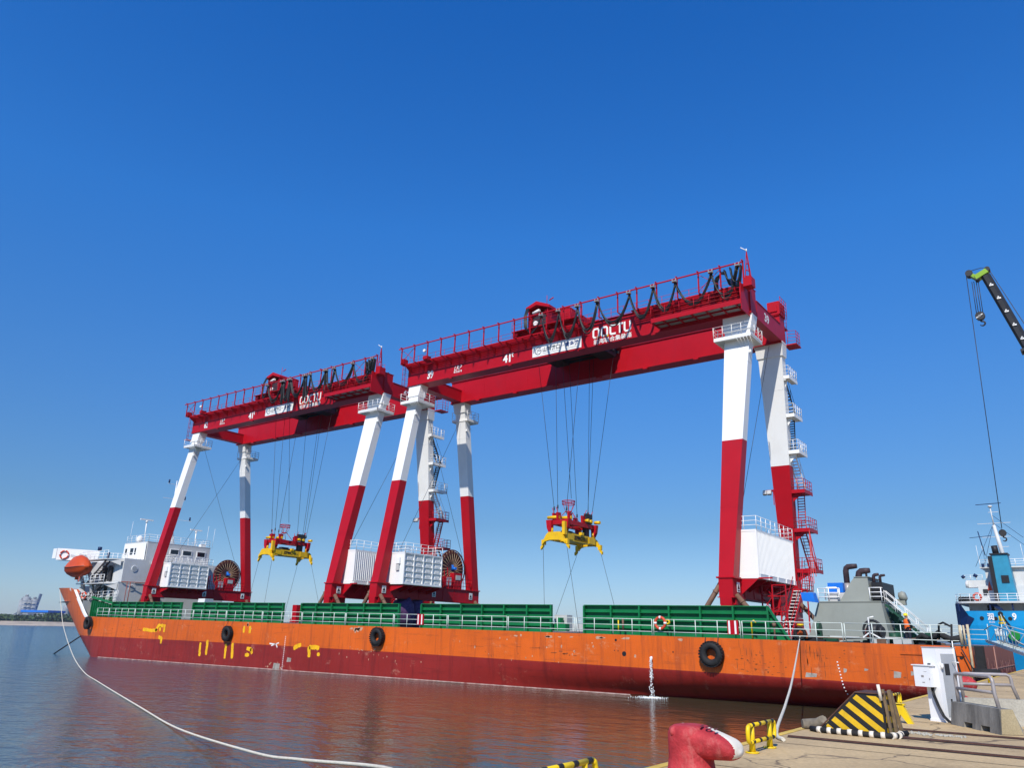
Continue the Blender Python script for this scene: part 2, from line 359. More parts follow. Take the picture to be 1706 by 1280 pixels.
M['water'] = water_mat()
w = MB()
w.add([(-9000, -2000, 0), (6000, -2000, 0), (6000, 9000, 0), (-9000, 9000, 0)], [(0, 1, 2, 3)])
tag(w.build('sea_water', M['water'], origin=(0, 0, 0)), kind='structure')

QZ = 2.458
q = MB()
q.hexa([(-5.03, -30, -2), (60, -30, -2), (60, 400, -2), (-5.03, 400, -2), (-5.03, -30, QZ), (60, -30, QZ), (60, 400, QZ), (-5.03, 400, QZ)])
tag(q.build('quay', M['quay'], origin=(0, 0, 0)), kind='structure')
q = MB()
q.box(-5.03, -4.90, -20, 120, QZ + .004, QZ + .008)
q.box(-5.034, -5.03, -20, 120, QZ - .12, QZ + .008)
tag(q.build('quay_edge_stripe', mat('worn yellow edge paint', (.62, .42, .08), .7, var=.3, nscale=3, dirt=(.42, .34, .22), dirt_amt=.9)), kind='structure')
# joints and seams of the slabs
q = MB(); random.seed(4)
for y in (6.2, 10.5, 13.4, 18.9, 22.6, 27.0, 33, 40, 48): q.box(-4.9, 30, y, y + .018, QZ + .004, QZ + .006)
for x in (1.2, 7): q.box(x, x + .015, -10, 90, QZ + .0045, QZ + .0065)
tag(q.build('quay_joint', mat('dark joint', (.12, .09, .06), .9)), kind='structure')
# steel rails let into the quay
def crane_rail(y, w_, label):
    r = MB()
    r.box(-4.75, 40, y - w_ / 2, y + w_ / 2, QZ + .002, QZ + .03); r.mi = 1
    r.box(-4.75, 40, y - w_ / 2 - .06, y - w_ / 2 - .012, QZ + .001, QZ + .008); r.box(-4.75, 40, y + w_ / 2 + .012, y + w_ / 2 + .06, QZ + .001, QZ + .008)
    tag(r.build('crane_rail', [M['rust'], M['black']]), label, 'rail', 'steel rails in the quay')
crane_rail(14.3, .06, 'thin rusty rail in the quay nearest the camera, in front of the striped buffer')
crane_rail(15.62, .11, 'thick rusty rail leading away from the black and yellow buffer')
crane_rail(17.08, .05, 'thin rusty rail behind the striped buffer, passing the concrete barrier')

# far shore across the water
def shore_pt(px_ratio, D):     # direction X:Y = -1:ratio
    L_ = math.hypot(1, px_ratio); return (-D / L_, D * px_ratio / L_)
g = MB(); near = []; far = []
for i in range(60):
    ratio = .30 + i * .02; D = 1230 + 40 * math.sin(i * .7) + i * 18
    near.append(shore_pt(ratio, D)); far.append(shore_pt(ratio, D + 1600))
n = len(near)
mid = [shore_pt(.30 + i * .02, 1300 + 40 * math.sin(i * .7) + i * 18) for i in range(n)]
vs = [(x, y, -.5) for x, y in near] + [(x, y, 5.6) for x, y in mid] + [(x, y, 9) for x, y in far]
g.add(vs, [(i, i + 1, n + i + 1, n + i) for i in range(n - 1)] + [(n + i, n + i + 1, 2 * n + i + 1, 2 * n + i) for i in range(n - 1)])
tag(g.build('beach_terrain', mat('sandy shore', (.40, .33, .25), .9, var=.3, nscale=.03), origin=(0, 0, 0)), kind='structure')
g = MB(); hp = []
for i in range(80):
    a = i / 79; x = -1700 + a * 1700; y = 2600 + 500 * a; h = 26 + 16 * noise.noise(V((a * 9, 0, 0))) + 7 * noise.noise(V((a * 31, 3, 0)))
    hp.append((x, y, h * (1 - .3 * a)))
k = len(hp)
g.add([(x, y, -1) for x, y, h in hp] + [(x, y + 60, h * .8) for x, y, h in hp] + [(x, y + 150, h) for x, y, h in hp] + [(x, y + 400, 0) for x, y, h in hp],
      [(r * k + i, r * k + i + 1, (r + 1) * k + i + 1, (r + 1) * k + i) for r in range(3) for i in range(k - 1)])
tag(g.build('distant_hills', mat('hazy hills', (.10, .13, .15), .9, var=.2, nscale=.01), origin=(0, 0, 0)), kind='structure')
# tree belt on the shore: leaf clumps
t = MB(); random.seed(11)
for i in range(1500):
    ratio = random.uniform(.33, .56); D = 1315 + (ratio - .3) * 900 + random.uniform(0, 130)
    x, y = shore_pt(ratio, D); hh = random.uniform(6, 12.5) * (1 + .25 * math.sin(ratio * 60)); rr = random.uniform(3, 6)
    c = V((x, y, 5.5 + hh * .5)); vs = []; fs = []
    for j in range(14):
        p = c + V((random.gauss(0, rr * .7), random.gauss(0, rr * .7), random.uniform(-hh * .5, hh * .45)))
        u = V((random.uniform(-1, 1), random.uniform(-1, 1), random.uniform(-1, 1))).normalized(); v_ = u.orthogonal().normalized(); s_ = random.uniform(1.2, 2.6)
        b0 = len(vs); vs += [p + u * s_, p + v_ * s_, p - u * s_, p - v_ * s_]; fs.append((b0, b0 + 1, b0 + 2, b0 + 3))
    t.add(vs, fs)
tag(t.build('tree_belt', mat('far foliage', (.045, .075, .03), .9, var=.5, nscale=.05), origin=(0, 0, 0)), 'dense belt of dark green trees along the far sandy shore', 'trees', kind='stuff')
# ---------------------------------------------------------------- gantry cranes
W_, AN, AF, ZT, ZC, S_ = 14.76, 3.57, 3.76, 21.5, 10.55, 36.39
def leg_c(side, k):           # centre and half sizes of a leg at height fraction k
    if side[1] == 'l': x = .196 * k; hx = (1.03 + .45 * k) / 2
    else: x = S_ + .79 * k; hx = (1.10 + 1.13 * k) / 2
    y = AN * k if side[0] == 'n' else W_ - AF * k
    return x, y, hx, (1.05 - .18 * k) / 2
def ring(side, z, g=0.):
    x, y, hx, hy = leg_c(side, z / 21.6); hx += g; hy += g
    return [(x - hx, y - hy, z), (x + hx, y - hy, z), (x + hx, y + hy, z), (x - hx, y + hy, z)]
def make_crane():
    r = empty('gantry_crane', (0, 0, 0), 'x', 'crane', 'gantry cranes on the deck of the ship', local=True)
    red, wh = M['red'], M['white']
    # legs, white above and red below
    for sd in ('nl', 'nr', 'fl', 'fr'):
        b = MB(); b.hexa(ring(sd, 0) + ring(sd, ZC)); b.mi = 1; b.hexa(ring(sd, ZC) + ring(sd, ZT))
        for z in (20.15, 17.2): b.hexa(ring(sd, z, .012) + ring(sd, z + .05, .012))
        x, y, hx, hy = leg_c(sd, .84); b.obox((x + hx + .1, y - hy + .1, 18.1), (.1, 0, 0), (0, .08, 0), (0, 0, .12))
        b.mi = 0
        for z in (0.0, 5.2): b.hexa(ring(sd, z, .012) + ring(sd, z + .04, .012))
        x, y, hx, hy = leg_c(sd, 0); b.box(x - hx - .15, x + hx + .15, y - hy - .12, y + hy + .12, -.06, .06)
        b.build('leg', [red, wh], r)
        # collar under the girder
        b = MB(); R0, R1 = ring(sd, 19.75, .0), ring(sd, 21.45, .18); b.hexa(ring(sd, 20.2, .10) + ring(sd, ZT, .16))
        b.build('leg_collar', wh, r)
        # inspection platform round the top of the leg
        if sd == 'nl': x0, x1, y0, y1 = -.9, 1.75, 2.0, 4.7
        elif sd == 'nr': x0, x1, y0, y1 = 35.4, 38.55, 2.0, 4.7
        elif sd == 'fl': x0, x1, y0, y1 = -1.1, 1.25, 10.9, 13.0
        else: x0, x1, y0, y1 = 35.6, 38.4, 10.9, 13.4
        if sd != 'fr':
            b = MB(); b.box(x0, x1, y0, y1, 19.28, 19.36)
            for e in ((x0, x1, y0, y0 + .05), (x0, x1, y1 - .05, y1), (x0, x0 + .05, y0, y1), (x1 - .05, x1, y0, y1)): b.box(*e, 19.2, 19.5)
            p = b.build('leg_platform', wh, r)
            b = MB(); b.rail([(x1, y0, 19.5), (x1, y1, 19.5), (x0, y1, 19.5), (x0, y0, 19.5)], .95, .8, r=.02, pr=.03)
            if sd == 'nr': b.rail([(x0, y0, 19.5), (x1, y0, 19.5)], .95, .8, r=.018)
            for k in range(5): b.tube([(x1 - .1 - .28 * k, y0, 19.2), (x1 - .1 - .2 * k, y0 + 1.0, 18.2)], .02, 4)
            b.build('railing', wh, p)
    # sill beams, one under each pair of legs
    for xc, hw in ((0, .50), (S_, .53)):
        b = MB(); b.box(xc - hw, xc + hw, -.62, W_ + .62, -1.38, -.002)
        b.box(xc - hw - .1, xc + hw + .1, -.7, W_ + .7, -.04, .02); b.box(xc - hw - .1, xc + hw + .1, -.7, W_ + .7, -1.42, -1.36)
        for i in range(7): b.box(xc + hw, xc + hw + .03, 1.6 + 1.9 * i, 1.64 + 1.9 * i, -1.36, -.04)
        s = b.build('sill_beam', red, r)
        for yy in (.35, 7.75, 13.9):
            b = MB(); x = xc + hw; b.box(x + .03, x + .045, yy - .28, yy + .28, -1.0, -.30); b.mi = 1
            b.prism([(x + .05, yy - .2, -.78), (x + .05, yy + .2, -.78), (x + .05, yy, -.42)], (.006, 0, 0)); b.box(x + .05, x + .056, yy - .2, yy + .2, -.93, -.86)
            b.build('warning_sign', [wh, M['black']], s)
        for yy in (0, W_):
            b = MB(); y0 = yy - 1.5 if yy else yy - .7; y1 = y0 + 2.2
            b.box(xc - .42, xc + .42, y0, y1, -2.35, -1.42); b.box(xc - .6, xc + .6, yy - .35, yy + .35, -1.9, -1.40)
            b.box(xc - .5, xc + .5, y0 + .2, y1 - .2, -3.3, -2.4)
            b.mi = 1
            for k in (.35, 1.05, 1.75): b.cyl((xc - .2, y0 + k, -3.72), (xc + .2, y0 + k, -3.72), .42, 16)
            b.build('bogie', [red, M['dark']], r)
            for sx in (-1, 1):
                b = MB(); b.tube([(xc + sx * .55, yy - .1, -.35 if sx < 0 else -1.2), (xc + sx * 3.2, yy - .1, -4.2)], .19, 12)
                b.torus((xc + sx * 1.0, yy - .1, -.98 if sx < 0 else -1.71), (sx * .59, 0, -.8), .2, .04)
                b.build('lashing_pipe', M['brown'], r)
    # girders
    for yc, z0, z1 in ((3.57, 21.5, 24.0), (11.0, 21.3, 24.0)):
        b = MB(); b.box(-.95, 38.4, yc - .66, yc + .66, z0 + .06, z1 - .05)
        b.box(-.98, 38.43, yc - .78, yc + .78, z0, z0 + .06); b.box(-.98, 38.43, yc - .80, yc + .80, z1 - .05, z1)
        f = yc - .66
        for z in ((22.72, 22.95) if yc < 5 else ()): b.box(-.9, 22.9, f - .03, f, z, z + .03); b.box(27.8, 38.3, f - .03, f, z, z + .03)
        for k in range(13): b.box(1.0 + 3.1 * k, 1.03 + 3.1 * k, f - .012, f, z0 + .1, z1 - .1)
        if yc > 5:
            for k in range(7): b.box(3 + 5.4 * k, 3.5 + 5.4 * k, f - .14, f + .3, z0 - .14, z0)
        else:
            for k in range(4): b.box(5.3 + 8 * k, 5.7 + 8 * k, f - .1, f + .1, z0 - .12, z0)
        g = b.build('girder', red, r)
        if yc < 5: near_girder = g
        b = MB(); b.box(-.9, 38.3, yc - .06, yc + .06, z1 + .002, z1 + .14); b.build('trolley_rail', M['rust'], g)
    # end ties between the girders
    for x0, x1, z0, z1 in ((-.35, .65, 21.45, 22.75), (37.55, 38.42, 21.45, 23.05)):
        b = MB(); b.box(x0, x1, 4.26, 10.32, z0, z1)
        b.box(x0 - .05, x1 + .05, 4.27, 10.31, z1, z1 + .05); b.box(x0 - .05, x1 + .05, 4.27, 10.31, z0 - .05, z0)
        b.build('end_tie', red, r)
    b = MB(); b.box(37.4, 38.5, 10.2, 11.8, 24.05, 25.3); b.box(36.6, 37.4, 10.3, 11.7, 24.05, 24.5); b.box(37.6, 38.3, 10.1, 10.2, 24.3, 24.9)
    b.rail([(38.6, 10.2, 24.0), (38.6, 11.9, 24.0)], 1.7, .6, bars=(1, .8, .6, .4, .2)); b.rail([(38.5, 11.9, 21.6), (39.2, 12.2, 21.6), (39.2, 13.2, 21.6)], 1.3, .6, bars=(1, .75, .5, .25)); b.box(38.2, 39.3, 11.8, 13.2, 21.45, 21.55)
    b.build('end_house', red, r)
    # walkway with brackets, festoon frame
    b = MB(); [b.box(xa_, xb_, 1.97 + .19 * q_, 2.05 + .19 * q_, 23.70, 23.76) for q_ in range(5) for xa_, xb_ in ((-.95, 22.9), (27.8, 38.3))]; b.box(-.95, 22.9, 1.90, 1.96, 23.68, 23.80); b.box(27.8, 38.3, 1.90, 1.96, 23.68, 23.80)
    for k in range(21): b.box(-.79 + 1.96 * k, -.71 + 1.96 * k, 1.40, 1.95, 23.66, 23.76)
    for k in range(20):
        x = -.5 + 2.0 * k
        if 22.9 < x < 27.6: continue
        b.prism([(x, 2.9, 23.68), (x, 1.9, 23.68), (x, 1.9, 23.58), (x, 2.9, 22.95)], (.05, 0, 0))
    wk = b.build('walkway', red, r)
    b = MB(); b.rail([(-.9, 2.95, 23.8), (38.2, 2.95, 23.8)], 1.15, 1.3, r=.018, pr=.022); b.build('railing', red, wk)
    b = MB(); b.box(-.95, 38.3, 12.0, 13.0, 23.3, 23.38); b.rail([(-.9, 12.95, 23.4), (38.2, 12.95, 23.4)], 1.1, 1.9, r=.018, pr=.022); b.build('far_walkway', red, r)
    b = MB()
    for k in range(21):
        x = -.75 + 1.96 * k; b.box(x - .055, x + .055, 1.43, 1.53, 23.8, 25.5); b.box(x - .05, x + .05, 1.2, 1.55, 25.58, 25.66)
    b.box(-.95, 38.5, 1.44, 1.52, 25.50, 25.58); b.box(-.95, 38.5, 1.15, 1.23, 25.36, 25.46)
    for k in (0, 18): b.beam((-.75 + 1.96 * k, 1.48, 23.9), (-.75 + 1.96 * (k + 1), 1.48, 25.4), .04, .04); b.beam((-.75 + 1.96 * (k + 1), 1.48, 23.9), (-.75 + 1.96 * k, 1.48, 25.4), .04, .04)
    b.build('festoon_rail', red, r)
    b = MB(); b.box(-.9, -.5, 1.6, 2.3, 23.8, 24.4); b.box(2.3, 2.9, 1.7, 2.4, 23.8, 24.2); b.mi = 1; b.cyl((2.6, 1.7, 24.75), (2.6, 1.5, 24.75), .17, 10)
    b.build('junction_box', [red, wh], wk)
    # low service platform at the right end of the near girder
    b = MB(); b.box(30.2, 38.3, 1.0, 1.06, 21.70, 22.12); b.box(30.2, 30.26, 1.0, 2.9, 21.7, 22.1); b.box(38.24, 38.3, 1.0, 2.9, 21.2, 23.6)
    for k in range(6): b.box(31.2 + 1.3 * k, 31.3 + 1.3 * k, 1.0, 2.88, 21.72, 21.86)
    b.box(30.2, 38.3, 1.9, 1.96, 21.72, 21.86); b.box(30.2, 38.3, 2.8, 2.86, 21.60, 21.86); b.mi = 1; b.box(30.25, 38.2, 1.06, 2.85, 21.87, 21.92); b.mi = 0
    for k in range(7): b.box(30.8 + 1.1 * k, 31.3 + 1.1 * k, 2.0, 2.75, 21.95, 22.25)
    sp = b.build('service_platform', [red, M['mesh']], r)
    b = MB(); b.rail([(30.2, 1.03, 22.1), (38.2, 1.03, 22.1)], 1.05, 1.3, r=.02, pr=.026); b.build('railing', red, sp)
    # mast at the right end, ladder at the left end
    b = MB()
    for dx, dy in ((0, 0), (.55, 0), (.28, .5)): b.beam((38.55 + dx, 1.5 + dy, 23.7), (38.75, 1.7, 26.5), .06, .06)
    for z, k in ((24.2, .18), (24.8, .38), (25.4, .6)):
        P = [V((38.55 + dx, 1.5 + dy, 23.7)).lerp(V((38.75, 1.7, 26.5)), k) for dx, dy in ((0, 0), (.55, 0), (.28, .5))]
        for i in range(3): b.beam(P[i], P[(i + 1) % 3], .04, .04)
    b.box(38.4, 39.1, 1.4, 2.3, 23.3, 24.1); b.mi = 1; b.cyl((38.75, 1.7, 26.5), (38.75, 1.7, 26.75), .05, 6); b.tube([(38.75, 1.7, 26.6), (38.3, 1.6, 26.95)], .04, 6)
    b.build('end_mast', [red, M['white']], r)
    b = MB()
    for dx in (-1.45, -1.05): b.tube([(dx, 2.5, 20.6), (dx, 2.5, 24.9)], .025, 5)
    for k in range(14): b.tube([(-1.45, 2.5, 20.75 + .3 * k), (-1.05, 2.5, 20.75 + .3 * k)], .015, 4)
    for k in range(6): b.torus((-1.25, 2.85, 21.2 + .6 * k), (0, 0, 1), .38, .015, 12, 4)
    for a in (0, 1.2, 2.4): b.tube([(-1.25 + .38 * math.cos(a), 2.85 + .38 * math.sin(a), 21.1), (-1.25 + .38 * math.cos(a), 2.85 + .38 * math.sin(a), 24.3)], .015, 4)
    b.box(-1.7, -.9, 2.3, 3.4, 20.5, 20.58); b.build('cage_ladder', M['red'], r)
    # trolley
    b = MB()
    for y in (3.5, 11.0): b.box(13.9, 22.3, y - .3, y + .3, 24.2, 24.75)
    for x in (13.9, 17.4, 21.7): b.box(x, x + .6, 2.6, 12.1, 24.22, 24.72)
    b.box(13.9, 22.3, 2.4, 12.2, 24.73, 24.80)
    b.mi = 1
    b.box(14.6, 16.2, 5.0, 9.8, 23.0, 24.2); b.box(17.0, 19.6, 4.8, 7.0, 22.6, 24.2); b.box(20.0, 21.8, 5.5, 9.9, 22.9, 24.2)  # dark boxes added to blacken the shaded void under the trolley
    for q_ in range(6): b.beam((14.4, 4.9 + q_, 23.4), (22.1, 4.9 + q_, 23.4), .15, .3)  # dark beams added across it, filling in the same shade
    for x in (14.6, 21.6):
        for y in (3.57, 11.0): b.cyl((x, y - .12, 24.16 + .3), (x, y + .12, 24.46), .31, 14)
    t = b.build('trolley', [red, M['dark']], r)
    b = MB(); b.box(15.3, 15.42, 3.3, 6.0, 24.8, 27.4); b.box(17.6, 17.72, 3.3, 6.0, 24.8, 27.0)
    b.prism([(15.1, 3.1, 27.1), (15.1, 3.1, 27.45), (16.4, 3.1, 27.9), (18.0, 3.1, 27.2), (18.0, 3.1, 26.9), (16.4, 3.1, 27.5)], (0, 3.1, 0)); b.box(15.3, 17.7, 5.9, 6.0, 24.8, 27)
    b.build('drum_hood', red, t)
    b = MB(); b.cyl((16.6, 3.5, 25.8), (16.6, 5.8, 25.8), .88, 24); b.box(15.42, 17.6, 5.7, 5.85, 24.8, 27.0); b.mi = 1; b.cyl((16.2, 3.30, 25.6), (16.2, 3.5, 25.6), .25, 20); b.cyl((15.9, 3.3, 26.7), (16.7, 3.3, 26.9), .17, 10); b.build('hoist_drum', [M['dark'], wh], t)
    b = MB(); b.box(19.0, 20.2, 3.6, 4.6, 24.8, 26.5); b.prism([(18.95, 3.55, 26.5), (20.25, 3.55, 26.5), (19.9, 3.55, 26.7), (19.3, 3.55, 26.7)], (0, 1.1, 0))
    for k in range(6): b.box(19.15, 20.05, 3.57, 3.6, 25.0 + .22 * k, 25.08 + .22 * k)
    b.build('machine_cabinet', red, t)
    b = MB(); b.box(18.6, 21.3, 7.2, 9.8, 24.8, 26.2); b.box(14.2, 15.0, 8, 11, 24.8, 25.9); b.cyl((20.2, 4.9, 25.2), (21.9, 4.9, 25.2), .35, 14); b.build('drive_unit', red, t)
    b = MB(); b.rail([(13.9, 2.45, 24.8), (22.3, 2.45, 24.8)], 1.05, 1.2, r=.018, pr=.022); b.tube([(17.1, 4, 27.7), (17.1, 4, 28.7)], .03, 5); b.tube([(17.4, 4, 28.1), (17.9, 4, 28.3)], .06, 6); b.build('railing', red, t)
    # long machinery houses standing on the sill beams
    b = MB(); x1 = 2.35; b.box(-.5, x1 - .12, 1.1, 6.8, .05, 3.0); b.box(-.5, x1, 1.08, 6.82, 2.92, 3.05); b.box(-.5, x1, 1.08, 6.82, -.10, .04)
    for k in range(5): y = 1.1 + k * 1.395; b.box(x1 - .12, x1, y, y + .12, .04, 2.92)
    for k in range(6): b.box(x1 - .12, x1 - .02, 1.1, 6.8, .04 + .56 * k, .09 + .56 * k)
    for k in range(4):
        for j in range(5):
            for i in range(4): b.box(x1 - .12, x1 - .055, 1.62 + k * 1.395 + i * .19, 1.70 + k * 1.395 + i * .19, .2 + j * .56, .47 + j * .56)
    b.box(1.3, 1.85, .9, 1.08, 1.9, 2.5); b.mi = 1; b.box(1.35, 1.75, .95, 1.06, 1.25, 1.85); b.mi = 0
    h = b.build('machinery_house', [wh, M['lgrey']], r)
    b = MB(); b.rail([(x1, 1.15, 3.05), (x1, 6.7, 3.05), (-.4, 6.7, 3.05), (-.4, 1.15, 3.05), (x1, 1.15, 3.05)], .95, 1.1, r=.02, pr=.028); b.build('railing', wh, h)
    for k in range(5):
        b = MB(); b.prism([(.5, 1.25 + k * 1.36, -.12), (2.25, 1.25 + k * 1.36, -.12), (2.25, 1.25 + k * 1.36, -.3), (.5, 1.25 + k * 1.36, -.8)], (0, .18, 0)); b.build('house_bracket', red, r)
    b = MB(); x1 = 38.3; b.box(36.3, x1 - .07, 1.0, 9.5, .35, 3.45); b.box(36.3, x1, .98, 9.52, 3.40, 3.55); b.box(36.3, x1, .98, 9.52, .02, .36)
    b.box(x1 - .12, x1 + .02, .98, 1.06, .3, 3.45); n = 30
    for k in range(n): y = 1.12 + 8.3 * k / n; b.prism([(x1 - .07, y, .36), (x1 + .03, y + .05, .36), (x1 + .03, y + .12, .36), (x1 - .07, y + .16, .36)], (0, 0, 3.04))
    for k in range(5): b.box(x1, x1 + .06, 1.1 + 1.95 * k, 1.35 + 1.95 * k, .04, .34)
    h = b.build('machinery_house', wh, r)
    b = MB(); b.rail([(36.4, 1.05, 3.55), (x1, 1.05, 3.55), (x1, 9.4, 3.55), (36.4, 9.4, 3.55)], 1.0, 1.1, r=.02, pr=.028); b.build('railing', wh, h)
    b = MB(); b.prism([(36.9, 1.0, .0), (38.25, 1.0, 0), (36.95, 1.0, -1.1)], (0, .1, 0))
    b.build('house_bracket', red, r)
    for k in range(4): b = MB(); b.prism([(36.95, 2.5 + 2.2 * k, 0), (38.25, 2.5 + 2.2 * k, 0), (38.2, 2.5 + 2.2 * k, -.15), (36.95, 2.5 + 2.2 * k, -.9)], (0, .1, 0)); b.build('house_bracket', red, r)
    # cable reel and its drive on the left sill
    c = V((-.35, 11.5, 2.15)); b = MB(); b.cyl(c + V((-.25, 0, 0)), c + V((-.2, 0, 0)), 2.12, 40); b.torus(c, (1, 0, 0), 2.15, .07, 40, 6); b.torus(c + V((.12, 0, 0)), (1, 0, 0), 1.95, .03, 40, 5)
    rl = b.build('cable_reel', mat('reel cable layers', (.10, .03, .025), .6, var=.3, nscale=4), r)
    b = MB()
    for k in range(26):
        a = 2 * PI * k / 26; b.tube([c + V((.1, .3 * math.cos(a), .3 * math.sin(a))), c + V((.06, 2.1 * math.cos(a), 2.1 * math.sin(a)))], .026, 4)
    b.build('spoke', mat('beige spoke paint', (.50, .36, .22), .5), rl)
    b = MB(); b.cyl(c + V((0, 0, -.1)), c + V((0, 0, .5)), .17, 12); b.cyl(c + V((.1, 0, .1)), c + V((.55, 0, .1)), .16, 12); b.build('reel_motor', M['blue'], rl)
    b = MB(); b.box(-.1, .5, 10.9, 12.3, .0, 1.75); b.box(.0, .45, 9.6, 10.6, 0, 1.3); b.rail([(.5, 7.2, 0), (.5, 14.0, 0)], 1.1, .5, r=.025, pr=.03)
    for k in range(6): b.beam((.55, 7.3 + .55 * k, 0), (.35, 7.4 + .5 * k, 1.9 + .35 * (k % 2)), .07, .07)
    b.box(-.3, .3, 7.2, 8.3, 0, 1.8); b.mi = 1; b.box(.46, .5, 9.7, 10.5, .3, 1.2); b.box(.5, .55, 11.2, 12.0, 1.0, 1.5)
    b.build('reel_frame', [red, M['lgrey']], r)
    # stair tower on the far right leg
    zs = [18.3, 14.9, 11.7, 8.3, 5.0, 1.6]
    for i, z in enumerate(zs):
        x, yc, hx, hy = leg_c('fr', z / 21.6); y0 = yc - .4; y1 = yc + 1.9; m_ = wh if z > ZC else red
        b = MB(); b.box(x + hx, 38.55, y0, y1, z - .12, z); b.box(x + hx, 38.6, y0 - .04, y0, z - .2, z + .12); b.box(38.55, 38.6, y0, y1, z - .2, z + .12)
        b.prism([(x + hx, y0 + .3, z - .12), (38.4, y0 + .3, z - .12), (x + hx, y0 + .3, z - .9)], (0, .06, 0))
        p = b.build('stair_landing', m_, r)
        b = MB(); b.rail([(x + hx, y0, z), (38.55, y0, z), (38.55, y1, z), (x + hx, y1, z)], 1.05, .55, r=.022, pr=.028)
        b.build('railing', m_, p)
        if i < len(zs) - 1:
            z2 = zs[i + 1]; xx, yy2, h2, _ = leg_c('fr', z2 / 21.6); b = MB()
            a0, a1 = V((37.7, yc + .3, z - .05)), V((37.9, yy2 + 1.6, z2))
            if i % 2: a0, a1 = V((37.7, yc + 1.5, z - .05)), V((37.9, yy2 - .1, z2))
            for dx in (-.3, .3): b.beam(a0 + V((dx, 0, 0)), a1 + V((dx, 0, 0)), .05, .2); b.tube([a0 + V((dx, 0, 1.0)), a1 + V((dx, 0, 1.0))], .02, 5); b.tube([a0.lerp(a1, .5) + V((dx, 0, 0)), a0.lerp(a1, .5) + V((dx, 0, 1))], .02, 4)
            for k in range(13): q = a0.lerp(a1, (k + .5) / 13); b.box(q.x - .3, q.x + .3, q.y - .13, q.y + .13, q.z - .02, q.z + .02)
            b.build('stair_flight', M['dark'] if i < 2 else m_, r)
    b = MB(); a0, a1 = V((38.75, 8.4, -.35)), V((38.9, 4.0, -4.25))
    for dx in (-.35, .35): b.beam(a0 + V((dx, 0, 0)), a1 + V((dx, 0, 0)), .07, .25); b.tube([a0 + V((dx, 0, 1.0)), a1 + V((dx, 0, 1.0))], .03, 5)
    b.mi = 1
    for k in range(15): q = a0.lerp(a1, (k + .5) / 15); b.box(q.x - .33, q.x + .33, q.y - .11, q.y + .11, q.z - .02, q.z + .03)
    b.mi = 0
    for x, y in ((38.3, 3.6), (39.3, 3.6), (38.3, 8.8), (39.3, 8.8), (38.0, 6.2), (37.5, 3.6)): b.beam((x, y, -4.25), (x, y, -.3), .09, .09)
    for z in (-3.4, -2.2, -1.1, -.3): b.beam((37.5, 3.6, z), (39.3, 3.6, z), .07, .07); b.beam((37.5, 3.6, z), (38.2, 8.8, z), .07, .07)
    for z in (-3.4, -2.2, -1.1): b.beam((37.5, 3.6, z), (38.3, 3.6, z + 1.1), .05, .05); b.beam((38.3, 3.6, z), (37.5, 3.6, z + 1.0), .05, .05); b.beam((38.3, 3.6, z), (38.3, 8.8, z + 1.0), .06, .06); b.beam((37.6, 4.4, z), (37.9, 8.4, z + .9), .07, .07)
    b.box(37.4, 38.4, 4.6, 6.0, -4.2, -3.2); b.box(37.2, 38.0, 6.2, 7.4, -2.4, -1.2)
    b.box(38.1, 39.3, 8.4, 10.6, -.42, -.34); b.rail([(39.3, 8.4, -.34), (39.3, 10.6, -.34)], 1.1, .5)
    a0, a1 = V((38.7, 10.4, -.3)), V((38.3, 12.6, 1.55))
    for dx in (-.3, .3): b.beam(a0 + V((dx, 0, 0)), a1 + V((dx, 0, 0)), .06, .2); b.tube([a0 + V((dx, 0, 1.0)), a1 + V((dx, 0, 1.0))], .025, 5)
    for k in range(8): q = a0.lerp(a1, (k + .5) / 8); b.box(q.x - .3, q.x + .3, q.y - .1, q.y + .1, q.z - .02, q.z + .02)
    for k in range(4): b.beam((39.2, 10.6 + .7 * k, -.3 + .6 * k), (38.6, 13.2, 4.9), .05, .05)
    b.build('access_stair', [red, wh], r)
    b = MB(); x, yc, hx, hy = leg_c('fr', 8.3 / 21.6); b.box(x - hx - 1.0, x - hx, yc - .3, yc + .3, 8.5, 8.58); b.beam((x - hx - .1, yc - .3, 7.2), (x - hx - .1, yc - .3, 8.5), .06, .06); b.mi = 1
    for k in range(2): b.obox((x - hx - .8 + .4 * k, yc - .45, 8.3), (.17, 0, 0), (0, .12, -.05), (0, .06, .17))
    b.build('floodlight', [M['red'], M['lgrey']], r)
    b = MB(); b.beam((38.4, .6, .0), (39.4, .6, .0), .1, .1); b.build('bracket', M['red'], r)
    # hoist ropes
    random.seed(3)
    for (tx, ty, bx, by, bz) in ((15.0, 5.3, 17.55, 5.2, 7.1), (17.6, 4.9, 17.7, 5.6, 7.3), (18.2, 5.0, 18.2, 7.2, 8.2), (20.6, 5.2, 18.9, 5.3, 7.0), (16.2, 9.6, 17.6, 9.2, 6.9), (19.2, 9.8, 18.6, 9.6, 7.1), (18.6, 9.9, 19.0, 9.0, 6.8), (22.0, 9.3, 19.1, 9.5, 6.7)):
        b = MB(); b.tube([(tx, ty, 24.2), (bx, by, bz)], .022, 5); b.build('hoist_rope', M['rope_steel'], r)
    return r, near_girder

